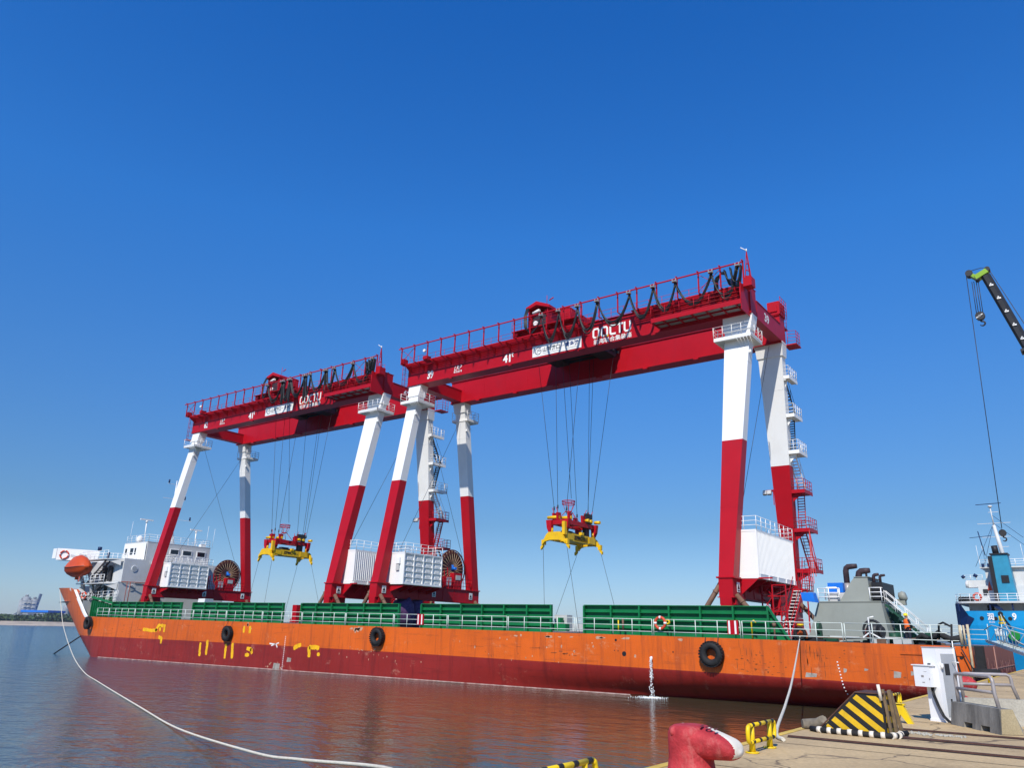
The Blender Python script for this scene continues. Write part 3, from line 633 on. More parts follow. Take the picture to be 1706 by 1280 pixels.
def festoon(root, sad, bots, seed):
    random.seed(seed)
    for i in range(len(sad) - 1):
        b = MB(); x0, x1, zb = sad[i], sad[i + 1], bots[i]; n = 22
        for c in range(6):
            dy = .04 + .028 * c; dz = random.uniform(-.40, .22) if c else 0; k = random.uniform(2.2, 3.0); xo = random.uniform(-.05, .05); pts = []
            for j in range(n + 1):
                t = j / n; s_ = 1 - abs(2 * t - 1) ** k
                pts.append((x0 + (x1 - x0) * (t + .035 * math.sin(2 * PI * t)) + xo, 1.22 + dy, 25.12 + (zb + dz - 25.12) * s_))
            b.tube(pts, .06, 5)
        b.build('festoon_cable', M['cable'], root)
    for (xa, xb, zt_, zb_) in ((37.5, 38.4, 25.1, 23.7), (37.0, 38.0, 25.0, 24.0)):
        b = MB()
        for c in range(5): b.tube([(xa + (xb - xa) * t, 1.0 + .08 * c, zt_ - (zt_ - zb_ + .1 * c) * (1 - abs(2 * t - 1) ** 3)) for t in [j / 14 for j in range(15)]], .06, 5)
        b.build('festoon_cable', M['cable'], root)
    b = MB()
    for c in range(6): b.tube([(35.6 + .06 * c, 2.3, 23.8), (35.6 + .06 * c, 2.3, 24.7), (35.8 + .06 * c, 2.25, 25.1), (36.3, 2.1, 25.25 + .03 * c), (36.8, 1.9, 25.0 + .05 * c), (37.0, 1.7, 24.5)], .06, 5)
    b.build('cable_bend', M['cable'], root)
    b = MB()
    for c in range(7): b.tube([(15.35 + .05 * c, 2.9, 27.2), (15.3 + .05 * c, 2.6, 26.3), (15.6 + .05 * c, 2.3, 24.9 - .03 * c), (16.6, 2.0, 24.0 - .05 * c), (17.7, 1.6, 24.3), (18.3, 1.3, 25.1)], .055, 5)
    b.build('trolley_cable', M['cable'], root)
    b = MB()
    for x in sad: b.box(x - .16, x + .16, .98, 1.42, 25.12, 25.2); b.box(x - .2, x - .12, 1.1, 1.3, 25.1, 25.45); b.box(x + .12, x + .2, 1.1, 1.3, 25.1, 25.45)
    b.build('cable_trolley', M['pole'], root)

def lettering(root, gird, num, tie=True):
    F = 2.9                                      # outer face of the near girder
    X, Z = V((1, 0, 0)), V((0, 0, 1))
    b = MB(); text_mb(b, num, (2.05, F - .006, 21.88), X, Z, .86, .95, bold=.035)
    text_mb(b, '41', (12.55, F - .006, 21.82), X, Z, .95, .9, bold=.035); text_mb(b, 't', (13.62, F - .006, 22.3), X, Z, .26, .5, bold=.02)
    text_mb(b, 'LRP', (5.95, F - .006, 22.2), X, Z, 1.05, .5, shear=.3); text_mb(b, '青岛前湾', (5.9, F - .006, 21.9), X, Z, 1.15, .24, bold=.01)
    b.build('lettering', M['wletter'], gird)
    b = MB(); x0 = 23.25; hh = .78; w = .66; z0 = 22.38
    def st(pts, wd=.185): b.ribbon([(x0 + px, F - .002, z0 + pz * 1.12) for px, pz in pts], wd, (0, -1, 0), .012)
    for k in (0, 1):
        o_ = k * .9
        st([(o_ + .28, 0), (o_ + .12, 0), (o_ + .02, .12), (o_ + .02, .62), (o_ + .14, .76), (o_ + .50, .76), (o_ + .62, .62), (o_ + .62, .12), (o_ + .52, 0), (o_ + .36, 0)])
    st([(2.42, .76), (1.95, .76), (1.85, .64), (1.85, .12), (1.95, 0), (2.42, 0)]); st([(2.52, .76), (3.18, .76)]); st([(2.85, .76), (2.85, -.06)])
    st([(3.35, .84), (3.35, .14), (3.46, 0), (3.82, 0), (3.93, .14), (3.93, .84)])
    b.mi = 1; st([(.34, .02), (.72, -.06)], .15); b.mi = 2; st([(1.24, .02), (1.64, -.06)], .15); b.mi = 0
    text_mb(b, '前湾联合集装箱', (23.3, F - .006, 21.66), X, Z, 4.0, .52, bold=.012)
    b.build('logo_lettering', [M['wletter'], mat('logo orange', (.75, .2, .01), .5), mat('logo yellow', (.7, .5, .02), .5)], gird)
    b = MB(); b.box(16.25, 21.95, F - .03, F - .006, 21.72, 22.86); bn = b.build('banner', M['white'], gird)
    b = MB(); c = V((16.95, F - .034, 22.29)); pts = [c + V((.36 * math.cos(a), 0, .36 * math.sin(a))) for a in [math.radians(40 + 290 * i / 18) for i in range(19)]]
    b.ribbon(pts, .07, (0, -1, 0), .006); b.ribbon([c + V((.34, 0, -.16)), c + V((.34, 0, .04)), c + V((0, 0, .0))], .07, (0, -1, 0), .006); b.ribbon([c + V((.20, 0, .2)), c + V((-.1, 0, .1)), c + V((-.14, 0, -.2))], .05, (0, -1, 0), .006)
    text_mb(b, '山东港口', (17.5, F - .034, 22.08), X, Z, 2.0, .5, bold=.02)
    b.mi = 1; text_mb(b, '青岛港', (20.15, F - .034, 22.08), X, Z, 1.5, .5, bold=.02); b.box(19.62, 20.0, F - .04, F - .032, 22.3, 22.34); b.mi = 2; b.box(17.5, 19.5, F - .038, F - .032, 21.92, 21.96); b.box(20.15, 21.6, F - .038, F - .032, 21.92, 21.96)
    b.build('banner_lettering', [mat('banner dark print', (.03, .05, .08), .5), mat('banner blue print', (.02, .06, .22), .5), mat('banner small print', (.25, .3, .32), .5)], bn)
    if tie:
        b = MB(); text_mb(b, num, (38.425, 6.1, 21.85), (0, 1, 0), Z, 1.15, .85, bold=.035, t=.004); b.build('end_lettering', M['wletter'], root)

CB = Matrix(((.9999, 0, .0111, -58.2167), (0, 1, .0044, 55.5175), (-.0111, -.0044, .9999, 8.566), (0, 0, 0, 1)))
CA = CB.copy(); CA.translation = V((-101.3883, 55.5419, 9.0198))
craneB, gB = make_crane()
craneA = copy_tree(craneB)
gA = [o for o in craneA.children if o.name.startswith('girder')]
gA = min(gA, key=lambda o: o.data.vertices[0].co.y)
for c_, m_ in ((craneB, CB), (craneA, CA)):
    c_.rotation_mode = 'QUATERNION'; c_.location = m_.translation; c_.rotation_quaternion = m_.to_quaternion()
craneB['label'] = 'red and white gantry crane numbered 39, the nearer and larger one on the ship'
craneA['label'] = 'red and white gantry crane numbered 62, the farther one beside the bridge'
lettering(craneB, gB, '39'); lettering(craneA, gA, '62')
festoon(craneB, [18.38, 20.38, 22.49, 24.65, 27.98, 30.37, 32.45, 35.76, 38.09], [22.5, 22.5, 22.55, 22.75, 22.6, 22.75, 22.85, 22.85], 1)
festoon(craneA, [18.3, 21.3, 21.66, 22.7, 23.06, 25.7, 26.1, 26.86, 29.6, 29.9, 31.32, 34.59, 37.9], [23.0, 22.6, 22.8, 22.5, 22.9, 22.3, 22.6, 23.1, 22.6, 23.0, 23.1, 22.9], 2)
def to_world(m, p): return m @ V(p)

# spreaders hanging in the cranes
def make_spreader(nm):
    r = empty('spreader', (0, 0, 0), 'x', 'spreader', 'container spreaders under the cranes', local=True)
    ye, re = M['yellow'], M['red']; x0, x1, y0, y1 = -1.25, 1.25, -3.0, 3.0
    b = MB(); b.box(-.95, -.55, -2.7, 2.7, .45, 1.15); b.box(.55, .95, -2.7, 2.7, .45, 1.15); b.box(-.95, .95, -1.2, 1.2, .5, 1.0)
    for y in (-2.2, 1.9): b.box(-.6, .6, y, y + .3, .5, 1.1)
    b.box(.95, .99, -2.6, -1.5, .55, 1.05); b.box(.95, 1.0, 1.4, 2.5, .5, 1.1); fr = b.build('spreader_frame', ye, r)
    b = MB(); text_mb(b, 'ZPMC', (.96, -1.15, .66), (0, 1, 0), (0, 0, 1), 1.35, .34, bold=.03, t=.012); text_mb(b, '20 t', (.96, .45, .68), (0, 1, 0), (0, 0, 1), .6, .14, bold=.02, t=.012); b.build('lettering', M['black'], fr)
    for y, s_ in ((-2.95, -1), (2.95, 1)):
        b = MB(); b.prism([(-1.0, y, .30), (-1.25, y, .05), (-1.25, y, .28), (-.85, y, .95), (-.6, y, 1.15), (.6, y, 1.15), (.85, y, .95), (1.25, y, .28), (1.25, y, .05), (1.0, y, .30), (.5, y, .42), (-.5, y, .42)], (0, -.28 * s_ * -1, 0))
        if s_ < 0:
            b.mi = 1
            for k in range(14): b.prism([(-1.1 + .16 * k, y - .005, .44), (-1.04 + .16 * k, y - .005, .44), (-.96 + .16 * k, y - .005, .56), (-1.02 + .16 * k, y - .005, .56)], (0, -.006, 0))
        b.build('end_beam', [ye, M['black']], r)
    for sx in (-1, 1):
        for sy in (-1, 1):
            b = MB(); cx, cy = sx * 1.28, sy * 2.95
            b.box(cx - .16, cx + .16, cy - .16, cy + .16, .02, .5); b.prism([(cx + sx * .05, cy - .12, .1), (cx + sx * .3, cy - .12, -.15), (cx + sx * .27, cy - .12, -.42), (cx - sx * .02, cy - .12, -.1)], (0, .24, 0)); b.cyl((cx, cy, -.18), (cx, cy, .05), .06, 8)
            if sx > 0 and sy < 0: b.box(cx - .5, cx - .2, cy - .1, cy + .3, .9, 2.1)
            b.build('corner_guide', ye if not (sx > 0 and sy > 9) else M['brown'], r)
    b = MB(); b.box(-1.0, -.6, -2.4, 2.4, 1.95, 2.35); b.box(.6, 1.0, -2.4, 2.4, 1.95, 2.35)
    for y in (-2.5, -.6, .5, 2.1): b.box(-1.0, 1.0, y, y + .4, 1.95, 2.35)
    for sx in (-1, 1):
        for sy in (-1, 1): b.prism([(sx * .6, sy * 2.5 - .2, 2.35), (sx * 1.25, sy * 2.5 - .2, 2.35), (sx * 1.15, sy * 2.5 - .2, 1.6), (sx * .95, sy * 2.5 - .2, 1.2), (sx * .7, sy * 2.5 - .2, 1.2)], (0, .4, 0))
    for x, y in ((-.75, -2.0), (-.1, -2.3), (.75, -1.7), (-.7, 1.6), (.1, 2.2), (.75, 1.8), (.8, .6)):
        b.prism([(x - .1, y - .22, 2.35), (x - .1, y + .22, 2.35), (x - .1, y + .3, 3.05), (x - .1, y - .3, 3.05)], (.2, 0, 0))
        b.tube([(x, y, 2.9), (x + .35 * (1 if x > 0 else -1), y + .1, 3.6)], .03, 5)
    hb = b.build('headblock', re, r)
    b = MB()
    for a, c in (((-1.3, -2.3), (0, -2.3)), ((-.2, -1.6), (.9, -1.6)), ((.2, 1.6), (1.2, 1.6)), ((.9, 2.6), (1.5, 2.6)), ((.9, .9), (1.3, .9))): b.tube([(a[0], a[1], 2.62), (c[0], c[1], 2.62)], .16, 10)
    for sx in (-.8, .8):
        for sy in (-2.45, 2.45): b.cyl((sx, sy, 1.1), (sx, sy, 1.6), .2, 12)
    b.build('sheave', ye, hb)
    b = MB(); b.box(.75, 1.05, .8, 1.9, 2.4, 3.7 if nm == 'A' else 3.3); b.box(-.9, -.3, -.6, .5, 1.2, 1.6); b.tube([(-.6, -1.8, 1.25), (0, -.4, 1.35), (.3, .9, 1.25), (.1, 1.8, 1.4)], .12, 8); b.box(.35, .7, 1.2, 1.9, 1.1, 2.0); b.build('electrics_box', M['dark'], r)
    b = MB(); b.box(-.4, .5, -1.3, -.6, 2.42, 2.47); b.build('cover_plate', M['white'], r)
    b = MB(); b.box(.75, 1.1, -.1, .3, 1.15, 1.4); b.build('lamp_housing', ye, r)
    b = MB(); c = V((-.1, -.6, 4.35)); b.torus(c, (0, 0, 1), .62, .045, 20, 5); b.torus(c + V((0, 0, -.3)), (0, 0, 1), .60, .04, 20, 5); b.torus(c + V((0, 0, -1.0)), (0, 0, 1), .3, .04, 14, 5)
    for k in range(12):
        a = 2 * PI * k / 12; b.tube([c + V((.62 * math.cos(a), .62 * math.sin(a), 0)), c + V((.60 * math.cos(a), .6 * math.sin(a), -.3))], .02, 4)
        if k % 2 == 0: b.tube([c + V((.60 * math.cos(a), .6 * math.sin(a), -.3)), c + V((.3 * math.cos(a), .3 * math.sin(a), -1.0))], .025, 4)
    for k in range(4):
        a = PI / 4 + PI / 2 * k; b.tube([c + V((.3 * math.cos(a), .3 * math.sin(a), -1.0)), c + V((1.0 * math.cos(a), 1.3 * math.sin(a), -2.0))], .03, 4)
    b.build('cable_basket', re, r)
    b = MB()
    for x, y, z in ((17.55, 5.2, 7.1), (17.7, 5.6, 7.3), (18.9, 5.3, 7.0), (17.6, 9.2, 6.9), (18.6, 9.6, 7.1), (19.0, 9.0, 6.8), (19.1, 9.5, 6.7)):
        p = V((x - 18.3, y - 7.3, z - 3.55)); b.tube([p + V((0, 0, .12)), p + V((0, 0, -.2))], .07, 6); b.tube([p + V((0, 0, -.2)), (p.x, p.y, 2.9)], .03, 5)
    b.build('rope_socket', M['dark'], r)
    return r
for nm, m_ in (('B', CB), ('A', CA)):
    s_ = make_spreader(nm) if nm == 'B' else copy_tree(sB)
    if nm == 'B': sB = s_
    s_.rotation_mode = 'QUATERNION'; s_.rotation_quaternion = m_.to_quaternion(); s_.location = to_world(m_, (18.3, 7.3, 3.5))
    s_['label'] = 'yellow and red container spreader hanging by ropes in the ' + ('nearer crane numbered 39' if nm == 'B' else 'farther crane numbered 62')
    for i, (a, c) in enumerate((((17.0, 4.3, 3.4), (19.2, 1.6, -4.3)), ((19.6, 4.3, 3.4), (22.7, 1.6, -4.3)), ((17.1, 10.2, 3.4), (12.4, 12.4, -4.3)), ((19.6, 10.3, 3.4), (20.7, 12.4, -4.3)))):
        b = MB(); b.tube([to_world(m_, a), to_world(m_, c)], .018, 5)
        tag(b.build('lashing_rope', M['rope_steel']), ('left front', 'right front', 'left rear', 'right rear')[i] + ' lashing rope from the ' + ('nearer' if nm == 'B' else 'farther') + ' yellow spreader down to the deck', 'rope', 'lashing ropes under the ' + ('nearer' if nm == 'B' else 'farther') + ' spreader')
    for a, c in (((.9, 4.2, 19.2), (.5, 13.8, .1)), ((.2, 10.8, 19.2), (.3, 2.2, 3.1)), ((37.3, 10.3, 21.2), (36.8, 1.3, 3.6))):
        b = MB(); b.tube([a, c], .02, 5); b.build('stay_rope', M['rope_steel'], craneB if nm == 'B' else craneA)
for c_, side in ((craneB, 1),):
    b = MB(); random.seed(8)
    b.tube([(.1, 3.4, -1.5), (.1, 3.7, -2.2), (.1, 4.1, -3.2), (.0, 4.3, -4.2)], [.9, 1.15, 1.0, .7], 9); b.tube([(.1, 5.5, -1.5), (.1, 5.7, -2.8), (0, 5.6, -4.2)], [.7, .8, .6], 9)
    b.build('tarpaulin', M['purple'], c_)
# ---------------------------------------------------------------- the deck cargo ship
YN, YF = 51.6, 73.2
YC = (YN + YF) / 2
def deck_z(x): return 3.82 + .0111 * (-6.5 - x)
def paint_z(x): u = -x; return 1.42 + .019 * u - .00008 * u * u
def lerp_tab(t, tab):
    if t <= tab[0][0]: return tab[0][1]
    for (a, va), (b, vb) in zip(tab[:-1], tab[1:]):
        if t <= b: return va + (vb - va) * (t - a) / (b - a)
    return tab[-1][1]
def bowL(z): return lerp_tab(z, [(-2, 1.5), (0.16, 3.6), (3.4, 12.8), (6.43, 20.5), (8.72, 25.6), (9.4, 27.0)])
def top_z(u): return lerp_tab(u, [(0, deck_z(-104)), (.385, 5.0), (.40, 5.35), (.44, 6.6), (.475, 7.6), (.505, 8.75), (.53, 8.85), (1, 9.25)])
def inset(x, z):
    a = max(0., min(1., (x + 46) / 36)) ** 1.4; zc = paint_z(x) - .15
    return 0 if z >= zc else 3.4 * a * min(1., (zc - z) / 1.75) ** 1.7
ship = empty('deck_cargo_ship', (-60, YC, 0), 'long orange deck cargo ship carrying two gantry cranes, moored stern to the quay', 'ship')
def hull_cols():
    cols = []
    xs = [-6.5] + [-8.5 - 3.5 * i for i in range(28)]; xs = [x for x in xs if x > -103.5] + [-104.0]
    for x in xs:
        zs = [-1.5, -.6, 0, .4, .8, 1.15, paint_z(x) - .15, paint_z(x), deck_z(x)]
        cols.append([(x, YN + inset(x, z), z) for z in zs])
    for i in range(1, 33):
        u = i / 32; zt = top_z(u); pz = min(paint_z(-104 - u * 10), 2.7)
        zs = [-1.5, -.6, 0, .4, .8, 1.15, pz - .15, pz, max(deck_z(-104), 4.9) if zt > 5.2 else zt]
        if zt > 5.2: zs[-1] = zt
        row = []
        for z in zs: L = bowL(z); row.append((-104 - L * u, YN + .2 * L * u * u, z))
        cols.append(row)
    return cols
cols = hull_cols(); nr = 9
b = MB(); b.smooth = False
for side in (0, 1):
    base = len(b.v)
    for c in cols:
        for (x, y, z) in c: b.v.append((x, y if side == 0 else 2 * YC - y, z))
    for i in range(len(cols) - 1):
        for j in range(nr - 1):
            a = base + i * nr + j
            b.f.append([a, a + nr, a + nr + 1, a + 1]); b.m.append(0 if j >= 7 else 1); b.sm.append(j < 7)
N_ = len(cols) * nr
for j in range(nr - 1):                                  # transom and bow plate
    b.f.append([j, j + 1, N_ + j + 1, N_ + j]); b.m.append(2); b.sm.append(False)
    a = (len(cols) - 1) * nr + j; b.f.append([a, a + 1, N_ + a + 1, N_ + a]); b.m.append(0 if j >= 7 else 1); b.sm.append(False)
hull = b.build('hull', [M['hull_o'], M['hull_r'], M['maroon']], ship)
hull.data.materials[0] = M['hull_o']
# inner face and white top edge of the raised bow bulwark
b = MB()
for side in (0,):
    pr_ = None
    for c in cols:
        x, y, z = c[-1]
        if x > -109.5 or x < -117.5: continue
        q = [(x + .15, y + .28, z), (x + .15, y + .28, 5.0)]
        P_ = [(x, y, z), (x, y, z + .04), (x + .15, y + .3, z + .04), (x + .35, y + .32, max(z - .9, 4.9))]
        if side: P_ = [(p[0], 2 * YC - p[1], p[2]) for p in P_]
        if pr_: b.add(pr_ + P_, [(0, 1, 5, 4), (1, 2, 6, 5), (2, 3, 7, 6)])
        pr_ = P_
b.build('bulwark_lining', M['white'], ship)
b = MB()
e = [c[-1] for c in cols if -116 < c[-1][0] < -109]
for p, q_ in zip(e[:-1], e[1:]): b.beam((p[0] + .03, p[1] - .012, p[2]), (q_[0] + .03, q_[1] - .012, q_[2]), .06, .22)
b.build('bulwark_edge', M['white'], ship)
# decks
b = MB(); dv = [(c[-1][0], c[-1][1] + .02, deck_z(c[-1][0]) - .02) for c in cols if c[-1][0] > -112]
n = len(dv); b.add(dv + [(x, 2 * YC - y, z) for x, y, z in dv], [(i, i + 1, n + i + 1, n + i) for i in range(n - 1)])
b.build('deck', M['dgreen'], ship)
b = MB(); fv = [(c[5][0] * 0 + c[-1][0], c[-1][1] + .3, 7.1) for c in cols if c[-1][0] < -111.5]
n = len(fv); b.add(fv + [(x, 2 * YC - y, z) for x, y, z in fv] + [(x, y, 4.9) for x, y, z in fv[:1]] + [(x, 2 * YC - y, 4.9) for x, y, z in fv[:1]], [(i, i + 1, n + i + 1, n + i) for i in range(n - 1)] + [(0, n, 2 * n + 1, 2 * n)])
b.build('forecastle_deck', M['lgrey'], ship)
b = MB(); b.rail([(-111.9, 53.2, 7.1), (-119, 53.7, 7.1)], 1.1, 1.1); b.rail([(-106.2, 53.9, 7.3), (-111.9, 53.4, 7.15)], 1.1, 1.1); b.build('railing', M['white'], ship)
# rub strake, plate seams, waterline salt band
b = MB()
for i in range(16):
    x = -10 - 6.1 * i; b.box(x, x + .035, YN - .006, YN, paint_z(x) + .02, deck_z(x) - .02)
b.build('plate_seam', mat('seam shadow paint', (.38, .08, .02), .6), ship)
b = MB()
for x0 in range(-104, -30, 4): b.hexa([(x0, YN - .004, .02), (x0 + 4, YN - .004, .02), (x0 + 4, YN, .02), (x0, YN, .02), (x0, YN - .004, .10), (x0 + 4, YN - .004, .10), (x0 + 4, YN, .10), (x0, YN, .10)])
b.build('waterline_salt_band', mat('pale salt and weed band', (.42, .30, .26), .8, var=.6, nscale=1.2, dirt=(.22, .03, .03), dirt_amt=1.), ship)
b = MB(); b.box(-10.2, -6.9, YN - .05, YN, 3.30, 3.42); b.build('rubbing_bar', M['hull_o'], ship)
# painted marks on the side
b = MB()
for s_ in [[(-94.24, 3.56), (-92.56, 3.44), (-90.96, 3.47)], [(-91.34, 3.39), (-90.86, 4.01), (-89.68, 4.02)], [(-90.5, 3.9), (-90.3, 3.4)], [(-89.46, 4.16), (-89.46, 3.29)], [(-90.48, 2.73), (-89.78, 2.61), (-89.74, 2.01)], [(-81.66, 2.33), (-81.53, .89)], [(-80.34, 2.61), (-80.29, 1.05)], [(-76.78, 2.32), (-76.76, .8)], [(-75.6, 2.41), (-75.47, .84)], [(-73.94, 4.14), (-73.91, 3.47)], [(-72.89, 4.15), (-72.85, 3.43)], [(-73.06, 1.93), (-72.21, 1.83)], [(-72.34, 1.95), (-72.03, 1.43)], [(-73.23, 1.27), (-72.51, 1.3)], [(-65.42, 2.14), (-64.29, 2.56)], [(-63.08, 2.37), (-62.93, 1.38)], [(-63.07, 2.31), (-61.56, 2.3)], [(-61.58, 1.86), (-61.62, 1.53)]]:
    P_ = []
    for p, q_ in zip(s_[:-1], s_[1:]): nn_ = max(2, int(math.hypot(q_[0] - p[0], q_[1] - p[1]) / .16)); P_ += [(p[0] + (q_[0] - p[0]) * t / nn_, p[1] + (q_[1] - p[1]) * t / nn_) for t in range(nn_)]
    P_.append(s_[-1]); up_ = []; dn_ = []; rn_ = random.Random(int(s_[0][0] * 100))
    for i, p in enumerate(P_):
        a_, c_ = P_[max(0, i - 1)], P_[min(len(P_) - 1, i + 1)]; dx, dz = c_[0] - a_[0], c_[1] - a_[1]; l_ = math.hypot(dx, dz); k_ = .20 * (.72 if i in (0, len(P_) - 1) else 1)
        up_.append((p[0] - dz / l_ * k_ * rn_.uniform(.75, 1.2), YN - .006, p[1] + dx / l_ * k_ * rn_.uniform(.75, 1.2))); dn_.append((p[0] + dz / l_ * k_ * rn_.uniform(.75, 1.2), YN - .006, p[1] - dx / l_ * k_ * rn_.uniform(.75, 1.2)))
    b.prism(up_ + dn_[::-1], (0, .004, 0))
b.build('yellow_paint_mark', mat('brushed yellow primer', (.80, .42, .01), .6, var=.2, nscale=3), ship)
b = MB(); b.ribbon([(-69.3, YN - .004, 2.5), (-68.2, YN - .004, 2.45), (-68.0, YN - .004, 2.15)], .12, (0, -1, 0), .004); b.ribbon([(-69.0, YN - .004, 2.3), (-67.8, YN - .004, 2.6)], .1, (0, -1, 0), .004)
for k in range(17):
    x = -66.95 + .004 * k; b.box(x, x + .11, YN - .008, YN, .12 + .19 * k, .20 + .19 * k)
for k in range(13):
    z = .55 + .18 * k; x = -13.45 - .35 * (z - .5) / 2.3; yy = YN + inset(x, z); b.box(x - .03, x + .04, yy - .03, yy - .0 , z, z + .07)
b.build('draft_mark', M['wletter'], ship)
b = MB()
for x0, x1, z0, z1 in ((-68.4, -67.3, .05, .68), (-66.3, -65.6, .84, 1.27), (-10.72, -10.28, 1.98, 2.36), (-15.78, -15.05, 1.79, 2.07), (-13.48, -13.27, 2.15, 2.41), (-9.79, -9.57, 2.15, 2.4), (-12.3, -12.05, 2.3, 2.45)):
    b.prism([(x0, YN - .005, z0), (x0 + .1 * (x1 - x0), YN - .005, z1), (x1, YN - .005, z1 - .05), (x1 - .06, YN - .005, z0 + .03)], (0, .004, 0))
b.build('primer_patch', mat('grey primer patch', (.33, .30, .26), .8, var=.3, nscale=3), ship)
def blot(b, x, z, w, h, rn_, n=9):
    y = YN - .005 + inset(x, z - h)
    if inset(x, z - h) > 0: return
    b.prism([(x + w * math.cos(2 * PI * k / n) * rn_.uniform(.5, 1.1), y, z + h * math.sin(2 * PI * k / n) * rn_.uniform(.5, 1.1)) for k in range(n)], (0, .003, 0))
rn_ = random.Random(31); b = MB()
for cx, cz, sx_, sz_, n_, w_, h_ in ((-18.4, 2.25, .8, .35, 34, .12, .05), (-19.4, 3.0, .5, .4, 10, .03, .3), (-15.2, 2.9, .35, .5, 22, .03, .35), (-38.5, 3.0, 3, .05, 6, .5, .02), (-33.5, 2.6, 1.0, .1, 8, .2, .05), (-13.0, 3.1, 1, .2, 10, .1, .04), (-9, 2.2, 1.5, .3, 12, .12, .05), (-47, 3.2, 9, .8, 14, .04, .12), (-85, 3.5, 10, .6, 14, .04, .14), (-98, 3.4, 2, .3, 14, .25, .05)):
    for k in range(n_): blot(b, rn_.gauss(cx, sx_), max(paint_z(cx) + .1, min(deck_z(cx) - .35, rn_.gauss(cz, sz_))), w_ * rn_.uniform(.4, 1.4), h_ * rn_.uniform(.4, 1.3), rn_)
tag(b.build('rust_stain', mat('rust and soot marks', (.30, .075, .02), .8, var=.4, nscale=5), ship), kind='stuff')
b = MB()
for cx, cz, sx_, sz_, n_, w_, h_ in ((-40, .5, 1.6, .25, 40, .10, .06), (-56.5, 4.1, .4, .25, 8, .25, .2), (-55, 2.3, 1.5, .1, 14, .12, .04), (-29, 4.0, 3.0, .1, 10, .35, .10), (-73.2, 4.2, .3, .2, 6, .2, .2), (-68, .5, .7, .3, 12, .12, .1), (-50, 1.9, 8, .3, 26, .06, .09), (-34, 3.0, 4, .5, 14, .08, .12)):
    for k in range(n_): blot(b, rn_.gauss(cx, sx_), max(.1, min(deck_z(cx) - .25, rn_.gauss(cz, sz_))), w_ * rn_.uniform(.4, 1.4), h_ * rn_.uniform(.4, 1.3), rn_)
tag(b.build('paint_scrape', mat('chalky scraped paint', (.50, .30, .20), .8, var=.3, nscale=5), ship), kind='stuff')
b = MB()
for x, z, r_ in ((-29.07, 3.69, .09), (-28.41, 2.77, .17), (-7.1, 3.2, .09), (-28.9, 2.95, .04), (-29.2, 2.97, .04), (-24.6, 3.0, .05)): b.cyl((x, YN - .012, z), (x, YN + .1, z), r_, 14)
b.build('overboard_outlet', M['black'], ship)
b = MB(); random.seed(5)
for k in range(34): b.box(-6.49, -6.484, 55.5 + .5 * k + random.uniform(-.1, .1), 55.56 + .5 * k, 1.9 + random.uniform(-.4, .5), 2.3 + random.uniform(0, .9)) if k % 3 else None
b.box(-6.49, -6.47, 52, 72.5, 2.45, 2.5); b.box(-6.49, -6.45, 61.2, 61.5, 1, 3.8)
b.build('transom_scrape', mat('pale scrape marks', (.50, .27, .22), .7), ship)

# railing in sections along the near side
k0 = -6.9; kk = 0
while k0 > -106:
    k1 = k0 - 6.3; b = MB()
    if k1 < -106.5: k1 = -106.5
    za, zb = deck_z(k0), deck_z(k1); A, B_ = V((k0, 51.75, za)), V((k1, 51.75, zb)); b.rail([A, B_], 1.12, 1.6, bars=(1.0, .62, .25), r=.024, pr=.03)
    b.build('railing', M['railw'], ship, 'rusty white railing section at the stern' if kk == 0 else None); k0 = k1 - .14; kk += 1
b = MB(); b.rail([(-6.7, 66, deck_z(-6.7)), (-6.7, 73, deck_z(-6.7))], 1.1, 1.6); b.build('stern_railing', M['railw'], ship)
b = MB(); b.rail([(-8, 73.0, 3.9), (-104, 73.0, 4.9)], 1.1, 1.6); b.build('far_railing', M['railw'], ship)

# green coaming walls
def coaming(x0, x1, nb, cut=0., label=None):
    b = MB(); y = 53.5; z0a, z0b = deck_z(x0) - .02, deck_z(x1) - .02
    T = lambda x: 6.97 + (6.10 - 6.97) * (x + 112) / 94.
    b.hexa([(x0, y, z0a), (x1 + cut, y, z0b), (x1 + cut, y + .06, z0b), (x0, y + .06, z0a), (x0, y, T(x0)), (x1, y, T(x1)), (x1, y + .06, T(x1)), (x0, y + .06, T(x0))])
    b.hexa([(x0, y - .25, T(x0) - .06), (x1, y - .25, T(x1) - .06), (x1, y + .1, T(x1) - .06), (x0, y + .1, T(x0) - .06), (x0, y - .25, T(x0)), (x1, y - .25, T(x1)), (x1, y + .1, T(x1)), (x0, y + .1, T(x0))])
    for f in (.22, .48, .74):
        za = z0a + (T(x0) - z0a) * f; zb = z0b + (T(x1) - z0b) * f; xe = x1 + cut * (1 - f)
        b.hexa([(x0, y - .22, za), (xe, y - .22, zb), (xe, y, zb), (x0, y, za), (x0, y - .22, za + .03), (xe, y - .22, zb + .03), (xe, y, zb + .03), (x0, y, za + .03)])
    for i in range(nb + 1):
        x = x0 + (x1 - x0) * i / nb; z0 = deck_z(x) - .02; z1 = T(x) - .09
        b.box(x - .06, x + .06, y - .27, y, z0, z1 + .02)
    if cut: b.beam((x1, y - .12, T(x1) - .05), (x1 + cut, y - .12, z0b), .2, .12)
    b.build('coaming_wall', M['green'], ship, label)
coaming(-106, -89.5, 8); coaming(-86.95, -70.0, 7); coaming(-67.0, -52.9, 6); coaming(-50.05, -35.9, 6); coaming(-32.8, -18.4, 6, 1.3, 'green coaming wall with a slanted right end')
b = MB(); random.seed(2)
b.box(-112.2, -107.0, 54.0, 57, 5.0, 6.6); b.rail([(-112.3, 53.6, 6.6), (-107, 53.6, 6.6)], .9, .9, r=.03); b.beam((-112.3, 53.5, 7.6), (-106, 53.5, 6.7), .3, .25)
